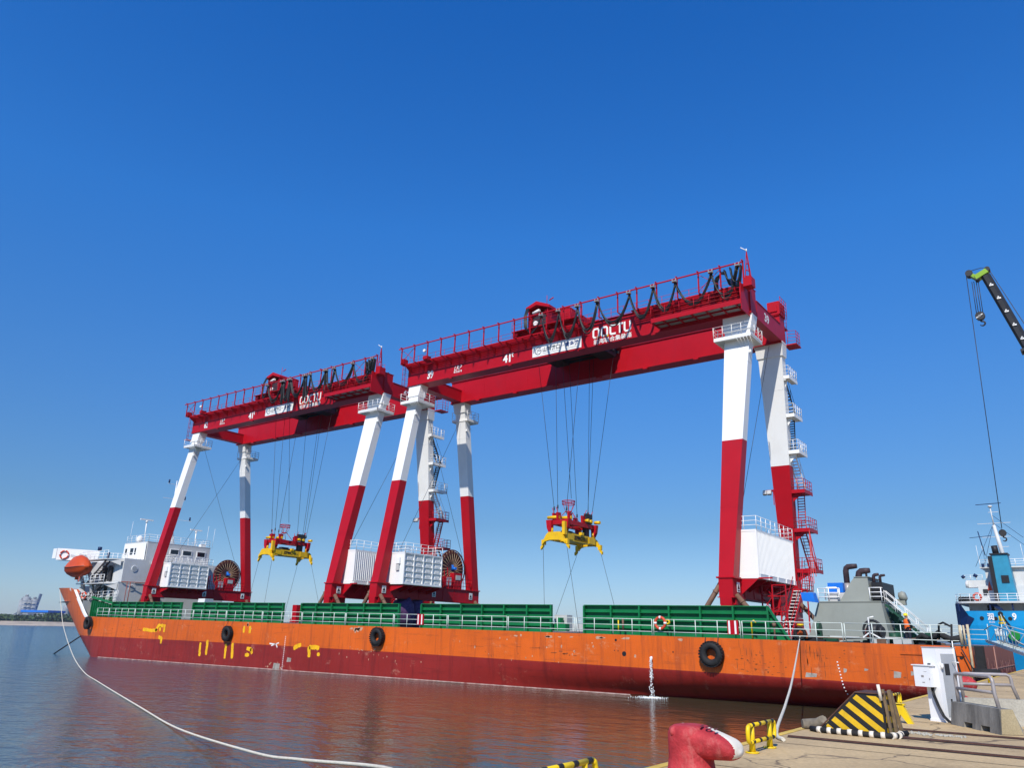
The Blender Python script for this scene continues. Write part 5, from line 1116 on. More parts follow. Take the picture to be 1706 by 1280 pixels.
# A-shaped yellow stop
def yellow_stop(x, y, label, s_=1.0):
    b = MB(); b.prism([(x - .16 * s_, y, QZ), (x - .06 * s_, y, QZ), (x, y, QZ + .17 * s_), (x + .12 * s_, y, QZ), (x + .22 * s_, y, QZ), (x + .06 * s_, y, QZ + .36 * s_), (x - .06 * s_, y, QZ + .36 * s_)], (0, .14, 0))
    b.box(x - .1 * s_, x + .1 * s_, y, y + .14, QZ + .34 * s_, QZ + .37 * s_)
    tag(b.build('rail_stop', M['syellow']), label, 'rail stop', 'small yellow rail stops on the quay')
yellow_stop(-3.78, 18.35, 'small yellow A-shaped stop on the quay between the striped buffer and the white pillar')
yellow_stop(-2.4, 22.8, 'small yellow stop behind the left part of the pipe rails', .4); yellow_stop(-1.85, 22.6, 'small yellow stop behind the right part of the pipe rails', .6)

# red bollard with a single rounded horn
bo = empty('mooring_bollard', (-4.33, 9.55, QZ), 'big red mooring bollard with a cream stripe over its horn, nearest the camera', 'bollard')
def blob(name, m, fn, nu=40, nv=26, mats=None):
    me = bpy.data.meshes.new(name); vs = []; fs = []
    for i in range(nv + 1):
        for j in range(nu): vs.append(fn(j / nu, i / nv))
    for i in range(nv):
        for j in range(nu): fs.append((i * nu + j, i * nu + (j + 1) % nu, (i + 1) * nu + (j + 1) % nu, (i + 1) * nu + j))
    b = MB(); b.smooth = True; b.add(vs, fs + [tuple(range(nu))[::-1], tuple(nv * nu + j for j in range(nu))]); return b
bcx, bcy = -4.405, 9.62
# one swept body: a column that bends over into the horn
ctrl = [  # centre x (along horn), z, half width y, half height/radius along the path normal
    (0.0, 0.00, .33, .31), (0.0, .05, .27, .255), (0.0, .18, .25, .235), (0.0, .34, .25, .235)]
b = MB(); b.smooth = True
def colring(x, z, rx, ry, n=36): return [(bcx + x + rx * math.cos(2 * PI * k / n), bcy + ry * math.sin(2 * PI * k / n), QZ + z) for k in range(n)]
prof = [(0, 0, .36, .36), (0, .03, .355, .355), (0, .05, .29, .29), (.0, .2, .268, .27), (0, .36, .27, .275), (0, .46, .268, .275), (.005, .52, .25, .26), (.012, .553, .205, .22), (.02, .566, .12, .13)]
rings = [colring(*p) for p in prof]; n = 36
b.add([v for r_ in rings for v in r_], [(i * n + j, i * n + (j + 1) % n, (i + 1) * n + (j + 1) % n, (i + 1) * n + j) for i in range(len(rings) - 1) for j in range(n)] + [tuple(range(n))[::-1], tuple((len(rings) - 1) * n + j for j in range(n))])
b.build('column', M['bollard'], bo)
def horn(white):
    """superellipse sections along +X, drooping and rounding towards the nose"""
    b = MB(); b.smooth = True; secs = []; NS = 64; n = 96
    for i in range(NS + 1):
        t = i / NS; x = -.14 + .78 * t
        tip = math.sqrt(max(0, 1 - max(0, (t - .84) / .16) ** 2.4)); hw = .262 - .05 * t
        top = .562 - .27 * max(0, t - .32) ** 1.35
        bot = .185 + .05 * max(0, t - .4)
        if t < .38: bot = .185 + (.38 - t) * .55
        zc = (top + bot) / 2; hh = (top - bot) / 2
        hh *= tip; hw *= tip ** .9; ring_ = []
        for k in range(n):
            a = 2 * PI * k / n; ca, sa = math.cos(a), math.sin(a)
            ey = math.copysign(abs(ca) ** .72, ca); ez = math.copysign(abs(sa) ** .72, sa)
            ring_.append((bcx + x, bcy + .0 + hw * ey * (1 - .12 * (ez < 0) * abs(ez)), QZ + zc + hh * ez))
        secs.append(ring_)
    b.add([v for r_ in secs for v in r_], [])
    off = 0
    for i in range(NS):
        for j in range(n):
            b.f.append([i * n + j, i * n + (j + 1) % n, (i + 1) * n + (j + 1) % n, (i + 1) * n + j])
            cy_ = (secs[i][j][1] + secs[i][(j + 1) % n][1]) / 2 - bcy
            tt = (i + .5) / NS; b.m.append(1 if cy_ > .07 - .34 * max(0, tt - .30) and secs[i][j][2] > QZ + .24 else 0); b.sm.append(True)
    b.f.append(list(range(n))); b.m.append(0); b.sm.append(False); b.f.append([NS * n + j for j in range(n)]); b.m.append(1); b.sm.append(True)
    return b
horn(0).build('horn', [M['bollard'], M['bollardw']], bo)
b = MB(); text_mb(b, '101', (-4.20, 9.44, QZ + .562), (.98, .05, -.14), (-.05, .98, .1), .2, .12, bold=.02, t=.004); b.build('lettering', mat('dark stencil', (.12, .03, .03), .7), bo)
# more bollards, farther along the quay
def small_bollard(x, y, s_, label):
    b = MB(); b.revolve((x, y, QZ), (0, 0, 1), [(.34 * s_, 0), (.34 * s_, .05), (.24 * s_, .1 * s_), (.22 * s_, .4 * s_), (.3 * s_, .5 * s_), (.3 * s_, .62 * s_), (.15 * s_, .7 * s_)], 22); b.tube([(x - .1, y, QZ + .5 * s_), (x + .45 * s_, y, QZ + .42 * s_), (x + .6 * s_, y, QZ + .36 * s_)], [.2 * s_, .19 * s_, .1 * s_], 12)
    tag(b.build('mooring_bollard', M['bollard']), label, 'bollard', 'red bollards farther along the quay')
small_bollard(-4.1, 27.6, 1.0, 'red bollard half hidden behind the white power pillar'); small_bollard(-3.55, 58, 2.2, 'large dark red bollard at the right edge, beyond the gangway')

# striped rail-end buffer
bx0, bx1, by0, by1, h_ = -4.52, -3.42, 15.42, 16.15, .70
bf = empty('rail_buffer', ((bx0 + bx1) / 2, (by0 + by1) / 2, QZ), 'black and yellow striped rail buffer wedge at the quay edge', 'buffer')
side = [(bx0, 0), (bx1, 0), (bx1 - .01, h_), (bx1 - .45, h_ + .005), (bx0 + .02, .09)]
b = MB(); b.prism([(x, by0, QZ + z) for x, z in side], (0, by1 - by0, 0)); b.build('body', M['black'], bf)
b = MB(); b.prism([(bx1 - .46, by0 - .02, QZ + h_ + .002), (bx1 + .02, by0 - .02, QZ + h_ + .0), (bx1 + .02, by1, QZ + h_), (bx1 - .46, by1, QZ + h_)], (0, 0, .02)); b.beam((bx0, by0 + .02, QZ + .10), (bx1 - .46, by0 + .02, QZ + h_ + .01), .05, .02); b.build('cap_plate', M['rust'], bf)
def clip(poly, a, b_, c):         # keep the part of a 2D polygon where a*x+b*y <= c
    out_ = []
    for i in range(len(poly)):
        p, q_ = poly[i], poly[(i + 1) % len(poly)]; dp = a * p[0] + b_ * p[1] - c; dq = a * q_[0] + b_ * q_[1] - c
        if dp <= 0: out_.append(p)
        if dp * dq < 0: t = dp / (dp - dq); out_.append((p[0] + (q_[0] - p[0]) * t, p[1] + (q_[1] - p[1]) * t))
    return out_
b = MB(); inn = [(bx0 + .10, .03), (bx1 - .03, .03), (bx1 - .04, h_ - .04), (bx1 - .44, h_ - .03), (bx0 + .10, .13)]
for k in range(9):
    c0 = .06 + k * .235 + bx0; p = clip(inn, .78, 1.0, .78 * bx0 + .02 + .235 * (k + 1)); p = clip(p, -.78, -1.0, -(.78 * bx0 + .02 + .235 * k + .115)) if p else p
    if len(p) >= 3: b.prism([(x, by0 - .004, QZ + z) for x, z in p], (0, .003, 0))
for k in range(4):
    z = .05 + .19 * k; b.prism([(bx1 + .001, by0 + .05, QZ + z), (bx1 + .001, by1 - .05, QZ + max(.01, z - .04)), (bx1 + .001, by1 - .05, QZ + z + .06), (bx1 + .001, by0 + .05, QZ + min(h_ - .02, z + .10))], (.003, 0, 0))
b.build('yellow_stripe', mat('scuffed yellow stripe', (.66, .41, .015), .5, var=.15, nscale=6, dirt=(.3, .2, .05), dirt_amt=.5), bf)
b = MB(); b.beam((bx1 + .05, by0 + .12, QZ), (bx1 - .0, by0 + .05, QZ + .78), .07, .04); b.beam((bx1 + .09, by0 + .35, QZ), (bx1 + .05, by0 + .28, QZ + .76), .09, .05); b.beam((bx1 + .12, by1 - .1, QZ), (bx1 + .02, by1 - .2, QZ + .7), .08, .05); b.build('timber_prop', mat('weathered timber', (.20, .14, .08), .8, var=.3, nscale=8), bf)
b = MB(); b.tube([(bx1 - .03, by0 - .02, QZ + .6), (bx1 - .05, by0 - .04, QZ + .86)], .028, 8); b.build('stick', M['bollardw'], bf)
hz = empty('hazard_hose', (-3.9, 15.3, QZ), 'black hose with white bands lying round the foot of the striped buffer', 'hose')
path = [(-4.72, 15.5), (-4.56, 15.36), (-4.3, 15.31), (-3.9, 15.30), (-3.5, 15.29), (-3.3, 15.36), (-3.24, 15.6), (-3.3, 15.85), (-3.22, 16.0)]
b = MB(); b.tube([(x, y, QZ + .05) for x, y in path], .045, 10); b.build('hose', M['rubber'], hz)
for x, y, dx, dy in ((-4.53, 15.35, 1, -.3), (-4.35, 15.32, 1, -.1), (-4.18, 15.31, 1, 0), (-4.0, 15.30, 1, 0), (-3.82, 15.30, 1, 0), (-3.64, 15.29, 1, 0), (-3.46, 15.29, 1, .1), (-3.31, 15.36, .5, .8), (-3.25, 15.5, .1, 1), (-3.27, 15.72, -.1, 1)):
    d = V((dx, dy, 0)).normalized() * .035; b = MB(); b.tube([(x - d.x, y - d.y, QZ + .052), (x + d.x, y + d.y, QZ + .052)], .055, 12); b.build('white_band', M['bollardw'], hz)
b = MB(); b.tube([(-4.95, 15.75, QZ + .08), (-4.7, 15.9, QZ + .09), (-4.55, 15.7, QZ + .2)], [.09, .11, .07], 8); tag(b.build('rope_pile', mat('dirty grey rope', (.20, .17, .13), .9, var=.3, nscale=8)), 'grey lump of old rope at the left foot of the striped buffer', 'rope')
b = MB(); random.seed(21)
for k in range(90): x = random.uniform(-3.3, -2.4); y = 16.55 + random.gauss(0, .09); r_ = random.uniform(.01, .035); b.revolve((x, y, QZ), (0, 0, 1), [(r_, 0), (r_ * .8, r_ * .6), (r_ * .2, r_)], 6)
tag(b.build('gravel', M['conc2']), 'pale spilled gravel beside the striped buffer', 'gravel', kind='stuff')

# white shore-power pillar
ax = V((.34, -.17, 0)).normalized(); ay = V((.17, .34, 0)).normalized(); p0 = V((-3.41, 19.44, QZ))
def P_(u, v, z): return p0 + ax * u + ay * v + V((0, 0, z))
pl = empty('power_pillar', P_(.16, .3, 0), 'white shore-power pillar with a switch box on its front', 'power pillar')
def pbox(b, u0, u1, v0, v1, z0, z1): b.hexa([P_(u0, v0, z0), P_(u1, v0, z0), P_(u1, v1, z0), P_(u0, v1, z0), P_(u0, v0, z1), P_(u1, v0, z1), P_(u1, v1, z1), P_(u0, v1, z1)])
b = MB(); pbox(b, 0, .33, 0, .62, 0, 1.47); pbox(b, -.012, .342, -.012, .63, 0, .05); b.build('cabinet', M['pillar'], pl)
b = MB(); pbox(b, -.01, .34, -.01, .64, 1.47, 1.485); pbox(b, .33, .335, .12, .56, .1, 1.35); b.build('side_door', M['pillarside'], pl)
b = MB(); pbox(b, .335, .34, .2, .35, .92, 1.15); pbox(b, .335, .34, .25, .3, .35, .45); pbox(b, .10, .17, -.018, -.012, 1.08, 1.15); b.build('vent', M['dark'], pl)
b = MB(); pbox(b, -.14, .24, -.17, -.012, .68, 1.10); pbox(b, -.17, .27, -.19, -.01, 1.10, 1.12); sb = b.build('switch_box', M['pillar'], pl)
b = MB(); pbox(b, .03, .09, -.174, -.17, .87, .91); pbox(b, .04, .10, -.174, -.17, .76, .775); pbox(b, .21, .225, -.176, -.17, .82, .86); pbox(b, .10, .17, -.173, -.17, .98, .985); b.build('nameplate', M['pole'], sb)
b = MB(); b.tube([P_(.36, .08, 1.05), P_(.37, .08, 1.1), P_(.36, .08, 1.15)], .03, 8); b.tube([P_(.36, .45, 1.18), P_(.5, .45, 1.18)], .012, 6); b.tube([P_(.05, .3, 1.48), P_(.06, .3, 1.72)], .012, 6) if 0 else None; b.tube([P_(.34, .55, 1.1), P_(.33, .58, 1.62)], .012, 6); b.build('bracket', M['white'], pl)
pts = [P_(.15, -.06, .68), P_(.19, -.08, .5), P_(.26, -.08, .3), P_(.36, -.1, .12), P_(.48, -.12, .03), P_(.62, -.1, .03)]
b = MB(); b.tube(pts, .017, 8); b.tube([p + V((.03, 0, .01)) for p in pts], .015, 8); b.build('power_cable', M['cable'], pl)

# concrete barriers with pipe rails
def barrier(A, B_, h, wb, wt, m, label, endm=None, pipes=None, slots=True):
    A, B_ = V((*A, QZ)), V((*B_, QZ)); d = (B_ - A); L = d.length; d.normalize(); nn = V((-d.y, d.x, 0))
    r = empty('concrete_barrier', (A + B_) / 2 + nn * wb / 2, label, 'barrier', 'concrete barriers with pipe rails'); b = MB(); b.mi = 0
    def q(u, v, z): return A + d * u + nn * v + V((0, 0, z))
    us = [0, L * .28, L * .45, L * .62, L * .79, L] if slots else [0, L]
    o = (wb - wt) / 2 * .6; hs = .10
    b.hexa([q(0, .015, hs), q(L, .015, hs), q(L, wb, hs), q(0, wb, hs), q(.03, o, h), q(L - .03, o, h), q(L - .03, o + wt, h), q(.03, o + wt, h)])
    for i in range(0, len(us) - 1, 2) if slots else [0]:
        b.hexa([q(us[i], 0, 0), q(us[i + 1], 0, 0), q(us[i + 1], wb, 0), q(us[i], wb, 0), q(us[i], .015, hs), q(us[i + 1], .015, hs), q(us[i + 1], wb, hs), q(us[i], wb, hs)])
    b.build('block', m, r)
    if endm:
        b = MB(); b.prism([q(L - .03 + .034, o + .005, h - .003), q(L - .03 + .034, o + wt - .005, h - .003), q(L + .004, wb - .005, .01), q(L + .004, .005, .01)], d * .004); b.build('end_face', endm, r)
    if pipes:
        for (u0, u1, v, zt, zm, r_) in pipes:
            b = MB(); vb = o + wt / 2
            b.tube([q(u0, vb, h - .02), q(u0, vb + v * .5, h + .28), q(u0, vb + v, zt - .08), q(u0 + .02, vb + v, zt - .02), q(u0 + .08, vb + v, zt), q(u1 - .08, vb + v, zt), q(u1 - .02, vb + v, zt - .03), q(u1, vb + v, zt - .1), q(u1, vb + v * .6, zm), q(u1 + .08, vb, h - .02)], r_, 10)
            b.tube([q(u0, vb + v * .6, zm), q(u1, vb + v * .6, zm)], r_ * .9, 10)
            b.build('pipe_rail', M['pole'], r)
barrier((-2.97, 18.95), (-1.955, 17.55), .44, .40, .22, M['conc'], 'dark grey concrete barrier with a bent pipe rail, right of the white pillar', M['conc3'], [(.1, 1.42, 0, .98, .70, .035)])
barrier((-2.72, 19.25), (-1.0, 19.95), .50, .40, .2, M['conc2'], 'pale concrete barrier with a pipe rail, standing behind the dark one', None, [(.04, .98, 0, .97, .77, .034)], slots=False)

# ---------------------------------------------------------------- blue ship beyond the stern
bs = empty('blue_coaster', (-12.2, 170, 0), 'blue and white cargo ship stern-on at the right edge of the photo', 'ship')
X0, X1, Y0 = -19.3, -5.6, 140.0
b = MB(); n = 14; rows = [(-1, .7), (1.5, .82), (4, .95), (6.5, 1.0), (8.6, 1.0), (9.75, 1.0)]; ring_all = []
for z, s_ in rows:
    rg = []; cx = (X0 + X1) / 2; hw = (X1 - X0) / 2 * (.86 + .14 * s_)
    for k in range(n + 1):
        a = PI * k / n; xx = -math.cos(a); yy = math.sin(a)
        ex = math.copysign(abs(xx) ** .38, xx); ey = abs(yy) ** .5
        rg.append((cx + hw * ex, Y0 + (1 - s_) * 6 + 4.5 * (1 - ey), z))
    rg = [(cx - hw, Y0 + 70, z)] + rg + [(cx + hw, Y0 + 70, z)]; ring_all.append(rg)
m_ = len(ring_all[0]); b.add([p for r_ in ring_all[:5] for p in r_], [(i * m_ + j, i * m_ + j + 1, (i + 1) * m_ + j + 1, (i + 1) * m_ + j) for i in range(4) for j in range(m_ - 1)]); b.build('hull', M['bluehull'], bs)
b = MB(); dk = [(x, y, 9.75) for x, y, z in ring_all[4]]; b.prism(dk, (0, 0, .28)); b.build('poop_deck', M['owhite'], bs)
b = MB(); dk = [(x, y, 8.5) for x, y, z in ring_all[4]]; b.add(dk, [tuple(range(len(dk)))]); b.build('main_deck', M['lgrey'], bs)
b = MB()
for x, y in ((-19.1, 141.8), (-18.6, 140.5), (-14.4, 140.4), (-11.5, 140.4), (-8.5, 140.4)): b.beam((x, y, 8.5), (x, y, 9.75), .2, .2)
b.prism([(-14.6, 140.5, 9.7), (-13.6, 140.5, 9.7), (-12.6, 140.5, 8.6), (-13.1, 140.5, 8.6)], (0, .2, 0)); b.build('pillar', M['navy'], bs)
b = MB(); b.box(-17.6, -7.0, 143.5, 165, 8.5, 9.75); b.build('lower_house', M['owhite'], bs)
b = MB()
for x0, x1 in ((-15.1, -14.2), (-10.0, -9.2)): b.box(x0, x1, 143.4, 143.5, 8.6, 9.6)
for x, z in ((-15.7, 7.55), (-13.9, 7.5), (-12.05, 7.5)): b.cyl((x, Y0 - .05, z), (x, Y0 + .3, z), .28, 12)
b.cyl((-13.2, Y0 - .08, 8.2), (-13.2, Y0 + .3, 8.2), .34, 14); b.beam((-13.0, Y0 - .1, 8.0), (-12.1, Y0 - .1, 6.3), .28, .12)
b.build('opening', M['black'], bs)
b = MB(); b.prism([(-19.22, Y0 + 1.4, 5.2), (-18.35, Y0 + .3, 5.2), (-16.7, Y0 - .0, 7.5), (-17.4, Y0 - .03, 7.9), (-18.3, Y0 + .2, 9.6), (-19.2, Y0 + 1.5, 9.7)], (0, -.06, 0)); b.build('quarter_shade_paint', M['navy'], bs)
b = MB(); text_mb(b, '润', (-14.95, Y0 - .03, 7.25), (1, 0, 0), (0, 0, 1), .85, 1.05, bold=.02, t=.03); text_mb(b, '9', (-11.75, Y0 - .03, 7.25), (1, 0, 0), (0, 0, 1), .55, 1.05, bold=.03, t=.03); text_mb(b, 'RUN', (-14.8, Y0 - .03, 6.85), (1, 0, 0), (0, 0, 1), .7, .25, t=.03); text_mb(b, '南', (-14.3, Y0 - .03, 5.0), (1, 0, 0), (0, 0, 1), .95, 1.1, bold=.02, t=.03); b.build('lettering', M['wletter'], bs)
b = MB(); b.box(-13.5, -12.75, Y0 - .06, Y0 - .02, 7.15, 7.85); b.box(-13.6, -12.7, Y0 - .06, Y0 - .02, 6.75, 7.0); b.build('notice_board', M['syellow'], bs)
b = MB(); b.cyl((-11.9, Y0 - .2, 5.1), (-11.9, Y0 - .05, 5.1), .75, 24); b.build('green_disc', mat('green drum end', (.01, .22, .03), .5), bs)
def bsbox(name, m, x0, x1, y0, y1, z0, z1, par=None): b = MB(); b.box(x0, x1, y0, y1, z0, z1); return b.build(name, m, par or bs)
uh = bsbox('upper_house', M['owhite'], -16.2, -7.2, 146, 160, 10.0, 12.6); bh = bsbox('bridge', M['owhite'], -15.0, -7.5, 147, 156, 12.6, 15.4)
b = MB(); b.box(-15.6, -6.8, 146.4, 157, 15.4, 15.6); b.box(-17.9, -15.0, 147, 149, 12.45, 13.6); b.cyl((-18.0, 147, 12.9), (-17.6, 147, 12.9), .5, 12); b.box(-16.4, -7, 146.2, 146.6, 12.5, 12.65); b.build('bridge_wing', M['owhite'], bs)
b = MB(); b.cyl((-18.4, 147, 14.0), (-18.0, 147, 14.3), .25, 8); b.cyl((-16.6, 147, 14.1), (-16.3, 147, 14.5), .3, 8); b.box(-15.3, -14.9, 146.3, 146.6, 15.6, 16.1); b.box(-14.5, -14.1, 146.3, 146.6, 15.6, 16.1); b.build('searchlight', M['navy'], bs)
b = MB()
for x0, x1, z0, z1 in ((-13.3, -12.4, 10.1, 12.0), (-8.9, -8.2, 10.1, 12.0), (-15.6, -14.9, 11.2, 12.1)): b.box(x0, x1, 145.9, 146, z0, z1)
for x in (-13.4, -8.6): b.box(x, x + .4, 146.93, 147, 14.3, 14.8)
b.build('doorway', M['dark'], uh)
for x in (-13.3, -8.6):
    b = MB(); b.torus((x, 145.85, 13.2), (0, 1, 0), .42, .14, 20, 6); b.build('life_ring', M['ringo'], bs)
b = MB(); b.torus((-16.0, 141.2, 10.7), (0, 1, 0), .5, .16, 20, 6); b.build('life_ring', M['ringo'], bs)
b = MB()
for k in range(16): b.obox((-18.5 + .12 * k, 141.5, 10.35 + .1 * math.sin(k * 2.1)), (.14, 0, .04), (0, .3, 0), (0, 0, .28))
b.build('deck_lumber', M['dark'], bs)
b = MB(); b.rail([(-19.0, 142, 10.03), (-18.2, 140.6, 10.03), (-7, 140.4, 10.03)], 1.1, 1.3, r=.04, pr=.05); b.rail([(-15.5, 146.5, 15.6), (-7, 146.5, 15.6)], 1.1, 1.3, r=.04, pr=.05); b.rail([(-18, 147, 13.6), (-15.5, 147, 13.6)], .8, .8, r=.03, pr=.04)
for x, h in ((-15.5, 3.4), (-14.7, 3.3), (-12.0, 2.2), (-9.4, 3.4), (-7.6, 3.5), (-8.5, 2)): b.tube([(x, 146.6, 15.6), (x - .15, 146.6, 15.6 + h)], .03, 4)
b.build('railing', M['white'], bs)
b = MB(); b.hexa([(-13.3, 143.5, 10), (-10.9, 143.5, 10), (-10.9, 147, 10), (-13.3, 147, 10), (-13.45, 143.6, 17.2), (-11.35, 143.6, 17.2), (-11.35, 146.5, 17.2), (-13.45, 146.5, 17.2)]); fn = b.build('funnel', M['teal'], bs)
b = MB(); b.hexa([(-13.9, 143.4, 10), (-13.3, 143.4, 10), (-13.3, 144, 10), (-13.9, 144, 10), (-14.0, 143.5, 17.0), (-13.4, 143.5, 17.0), (-13.4, 144, 17), (-14.0, 144, 17)]); b.box(-13.7, -11.2, 143.4, 146.6, 17.2, 17.4); b.box(-12.6, -11.6, 143.4, 143.5, 12.9, 14.0); b.cyl((-12.9, 145, 17.4), (-13.0, 145, 18.7), .45, 12); b.build('funnel_black_trim', M['black'], fn)
b = MB(); b.tube([(-12.0, 148, 15.5), (-12.8, 148, 22.3)], [.38, .24], 10); b.tube([(-12.8, 148, 22.3), (-12.9, 148, 25.2)], .1, 6); b.cyl((-12.9, 148, 25.2), (-12.9, 148, 25.5), .3, 12)
for z, w_ in ((18.8, 1.6), (20.4, 2.2), (22.6, 2.6), (24.4, .8)): b.beam((-12.5 - w_, 148, z), (-12.5 + w_ * .8, 148, z), .07, .07)
b.build('mast', M['owhite'], bs)
b = MB(); b.beam((-14.9, 148, 25.75), (-11.3, 148, 25.8), .12, .1); b.tube([(-14.5, 146, 17.3), (-15.0, 146, 21.2)], .08, 6); b.beam((-16.3, 146, 20.2), (-13.3, 146, 20.4), .08, .08)
for a, c in (((-12.8, 148, 22.6), (-16.2, 147, 15.7)), ((-12.8, 148, 22.6), (-15.0, 147, 15.7)), ((-12.8, 148, 22.6), (-6.0, 147, 15.8)), ((-12.9, 148, 24.0), (-9.0, 147, 20))): b.tube([a, c], .03, 4)
b.build('rigging', M['navy'], bs)
b = MB(); b.prism([(-14.95, 145.9, 11.9), (-14.3, 145.9, 11.9), (-14.55, 145.9, 13.5)], (0, .03, 0)); b.build('red_flag', M['ringo'], bs)
rope([(-13.2, 139.8, 8.1), (-11.0, 120, 6.2), (-7.5, 90, 4.2), (-3.3, 58.5, 3.6)], .07, 'mooring line from the fairlead in the blue stern to the quay', 6, 'mooring ropes')

# ---------------------------------------------------------------- mobile crane
mc = empty('mobile_crane', (3.6, 60, QZ), 'mobile crane with a black telescopic boom and lime green head at the upper right', 'mobile crane')
T_, B0 = V((-3.05, 60, 29.0)), V((3.9, 60, 3.9)); d = (B0 - T_).normalized(); sx = V((0, 1, 0)).cross(d).normalized()
def boomsec(name, t0, t1, w, m):
    b = MB(); a, c = T_.lerp(B0, t0), T_.lerp(B0, t1); hw = w / 2
    sec_ = [(-hw, -.3 * hw), (-hw, .55 * hw), (-.5 * hw, hw), (.5 * hw, hw), (hw, .55 * hw), (hw, -.3 * hw), (.55 * hw, -hw), (-.55 * hw, -hw)]
    b.prism([a + V((0, 1, 0)) * u + sx * v for u, v in sec_], c - a); return b.build(name, m, mc)
boomsec('boom_section', 0, .24, .60, M['boom']); boomsec('boom_section', .235, .6, .76, M['boom']); boomsec('boom_section', .59, 1.0, .95, M['boom'])
b = MB()
for t in (.236, .592): a = T_.lerp(B0, t); b.obox(a, V((0, .46, 0)), sx * .46, d * .09)
b.build('boom_collar', M['dark'], mc)
b = MB()
for k in range(9):
    a = T_.lerp(B0, .035 + .043 * k) + V((0, -.42 if k > 5 else -.33, 0)); b.obox(a, V((.12, 0, .0)), V((0, .03, 0)), V((0, 0, .05))); b.obox(a + V((-.03, 0, .08)), V((.04, 0, 0)), V((0, .03, 0)), V((0, 0, .07)))
b.build('white_mark', M['wletter'], mc)
b = MB(); hd = T_; b.prism([hd + V((-.70, -.3, .16)), hd + V((.04, -.3, .50)), hd + V((.22, -.3, .20)), hd + V((-.6, -.3, -.18))], (0, .7, 0)); b.prism([hd + V((-.62, -.26, -.13)), hd + V((-.52, -.26, .13)), hd + V((-.88, -.26, .45)), hd + V((-1.0, -.26, .28))], (0, .6, 0)); b.build('boom_head', M['lime'], mc)
b = MB(); 
for c, r_ in ((hd + V((-.98, 0, .42)), .24), (hd + V((.15, 0, .45)), .18), (hd + V((-.56, 0, -.1)), .14)): b.cyl(c + V((0, -.28, 0)), c + V((0, .28, 0)), r_, 18)
b.build('head_sheave', M['dark'], mc)
b = MB(); b.tube([(-4.22, 59.8, 29.2), (-4.75, 59.8, 11.2)], .025, 5)
for dx in (-.35, -.15, .1, .3): b.tube([(-3.75 + dx * .6, 60, 28.8), (-3.82 + dx * .6, 60, 26.0)], .025, 5)
b.tube([hd + V((-.98, 0, .66)), hd + V((-.2, 0, .72)), hd + V((.2, 0, .62)), T_.lerp(B0, .5) + sx * -.85, T_.lerp(B0, .95) + sx * -.8], .025, 5); b.build('crane_rope', M['rope_steel'], mc)
b = MB(); b.prism([(2.0, 58.5, 3.6), (7, 58.5, 3.6), (7, 58.5, 5.4), (5.5, 58.5, 5.9), (3.4, 58.5, 5.2), (2.4, 58.5, 5.2)], (0, 3, 0)); b.box(1.0, 10, 58.4, 61.6, 3.0, 3.6); b.build('carrier', M['lime'], mc)
for x in (1.8, 3.4, 7.2, 8.8):
    b = MB(); b.cyl((x, 58.3, QZ + .6), (x, 58.75, QZ + .6), .6, 22); b.cyl((x, 61.3, QZ + .6), (x, 61.7, QZ + .6), .6, 22); b.build('wheel', M['rubber'], mc)
def hook(x, y, z, s_, label, striped):
    r = empty('hook_block', (x, y, z), label, 'crane hook', 'hook blocks of the mobile crane')
    b = MB(); b.cyl((x, y - .25 * s_, z), (x, y + .25 * s_, z), .52 * s_, 20); b.box(x - .3 * s_, x + .3 * s_, y - .2 * s_, y + .2 * s_, z - .5 * s_, z + .3 * s_); b.build('sheave_housing', M['dark'], r)
    if striped:
        b = MB()
        for k in range(3): b.obox((x - .2 * s_ + .14 * k * s_, y - .27 * s_, z - .08 + .1 * k * s_), (.22 * s_, 0, .1 * s_), (0, .015, 0), (-.02 * s_, 0, .05 * s_))
        b.build('warning_stripe', M['wletter'], r)
    b = MB(); c = V((x + .1 * s_, y, z - 1.0 * s_)); b.tube([(x, y, z - .5 * s_), (x + .02, y, z - .7 * s_)], .12 * s_, 8)
    b.tube([c + V((.28 * s_ * math.cos(a), 0, .28 * s_ * math.sin(a))) for a in [math.radians(110 - 27 * k) for k in range(11)]], [.1 * s_] * 8 + [.08 * s_, .06 * s_, .03 * s_], 8); b.build('hook', M['dark'], r)
hook(-3.83, 60, 26.1, .58, 'striped hook block hanging just below the boom head', True); hook(-4.75, 59.8, 10.9, .42, 'small dark hook hanging on a long rope in front of the blue ship mast', False)

# ---------------------------------------------------------------- plants on the far shore
def silo_plant():
    r = empty('cement_plant', (-1330, 480, 3), 'pale grey silo towers and conveyors of a plant on the far shore', 'industrial plant')
    def at(ratio, D, z): x, y = shore_pt(ratio, D); return V((x, y, z))
    D = 1480; b = MB()
    for ra, h, w_ in ((.3985, 36, 4), (.4025, 41, 5.5), (.4065, 36, 5.5), (.4115, 38, 5)): a = at(ra, D, 2); b.cyl(a, a + V((0, 0, h)), w_, 14); b.cyl(a + V((0, 0, h)), a + V((0, 0, h + 3)), w_ * .5, 8)
    for ra, h, w_ in ((.4005, 16, 8), (.4105, 18, 8), (.4145, 16, 7)): a = at(ra, D - 20, 2); b.box(a.x - w_, a.x + w_, a.y - w_, a.y + w_, 2, h)
    b.build('silo', M['silt'], r)
    b = MB(); b.beam(at(.4125, D, 8), at(.417, D, 48), 3.5, 3.5); b.beam(at(.385, D, 8), at(.398, D, 20), 2.5, 2.5); b.beam(at(.4085, D, 22), at(.414, D, 36), 2.5, 2.5)
    for k in range(6): b.beam(at(.399, D - 8, 6 + 6 * k), at(.417, D - 8, 6 + 6 * k), .8, .8)
    b.build('conveyor', mat('blue grey steelwork', (.14, .18, .24), .7), r)
silo_plant()
def at(ratio, D, z): x, y = shore_pt(ratio, D); return V((x, y, z))
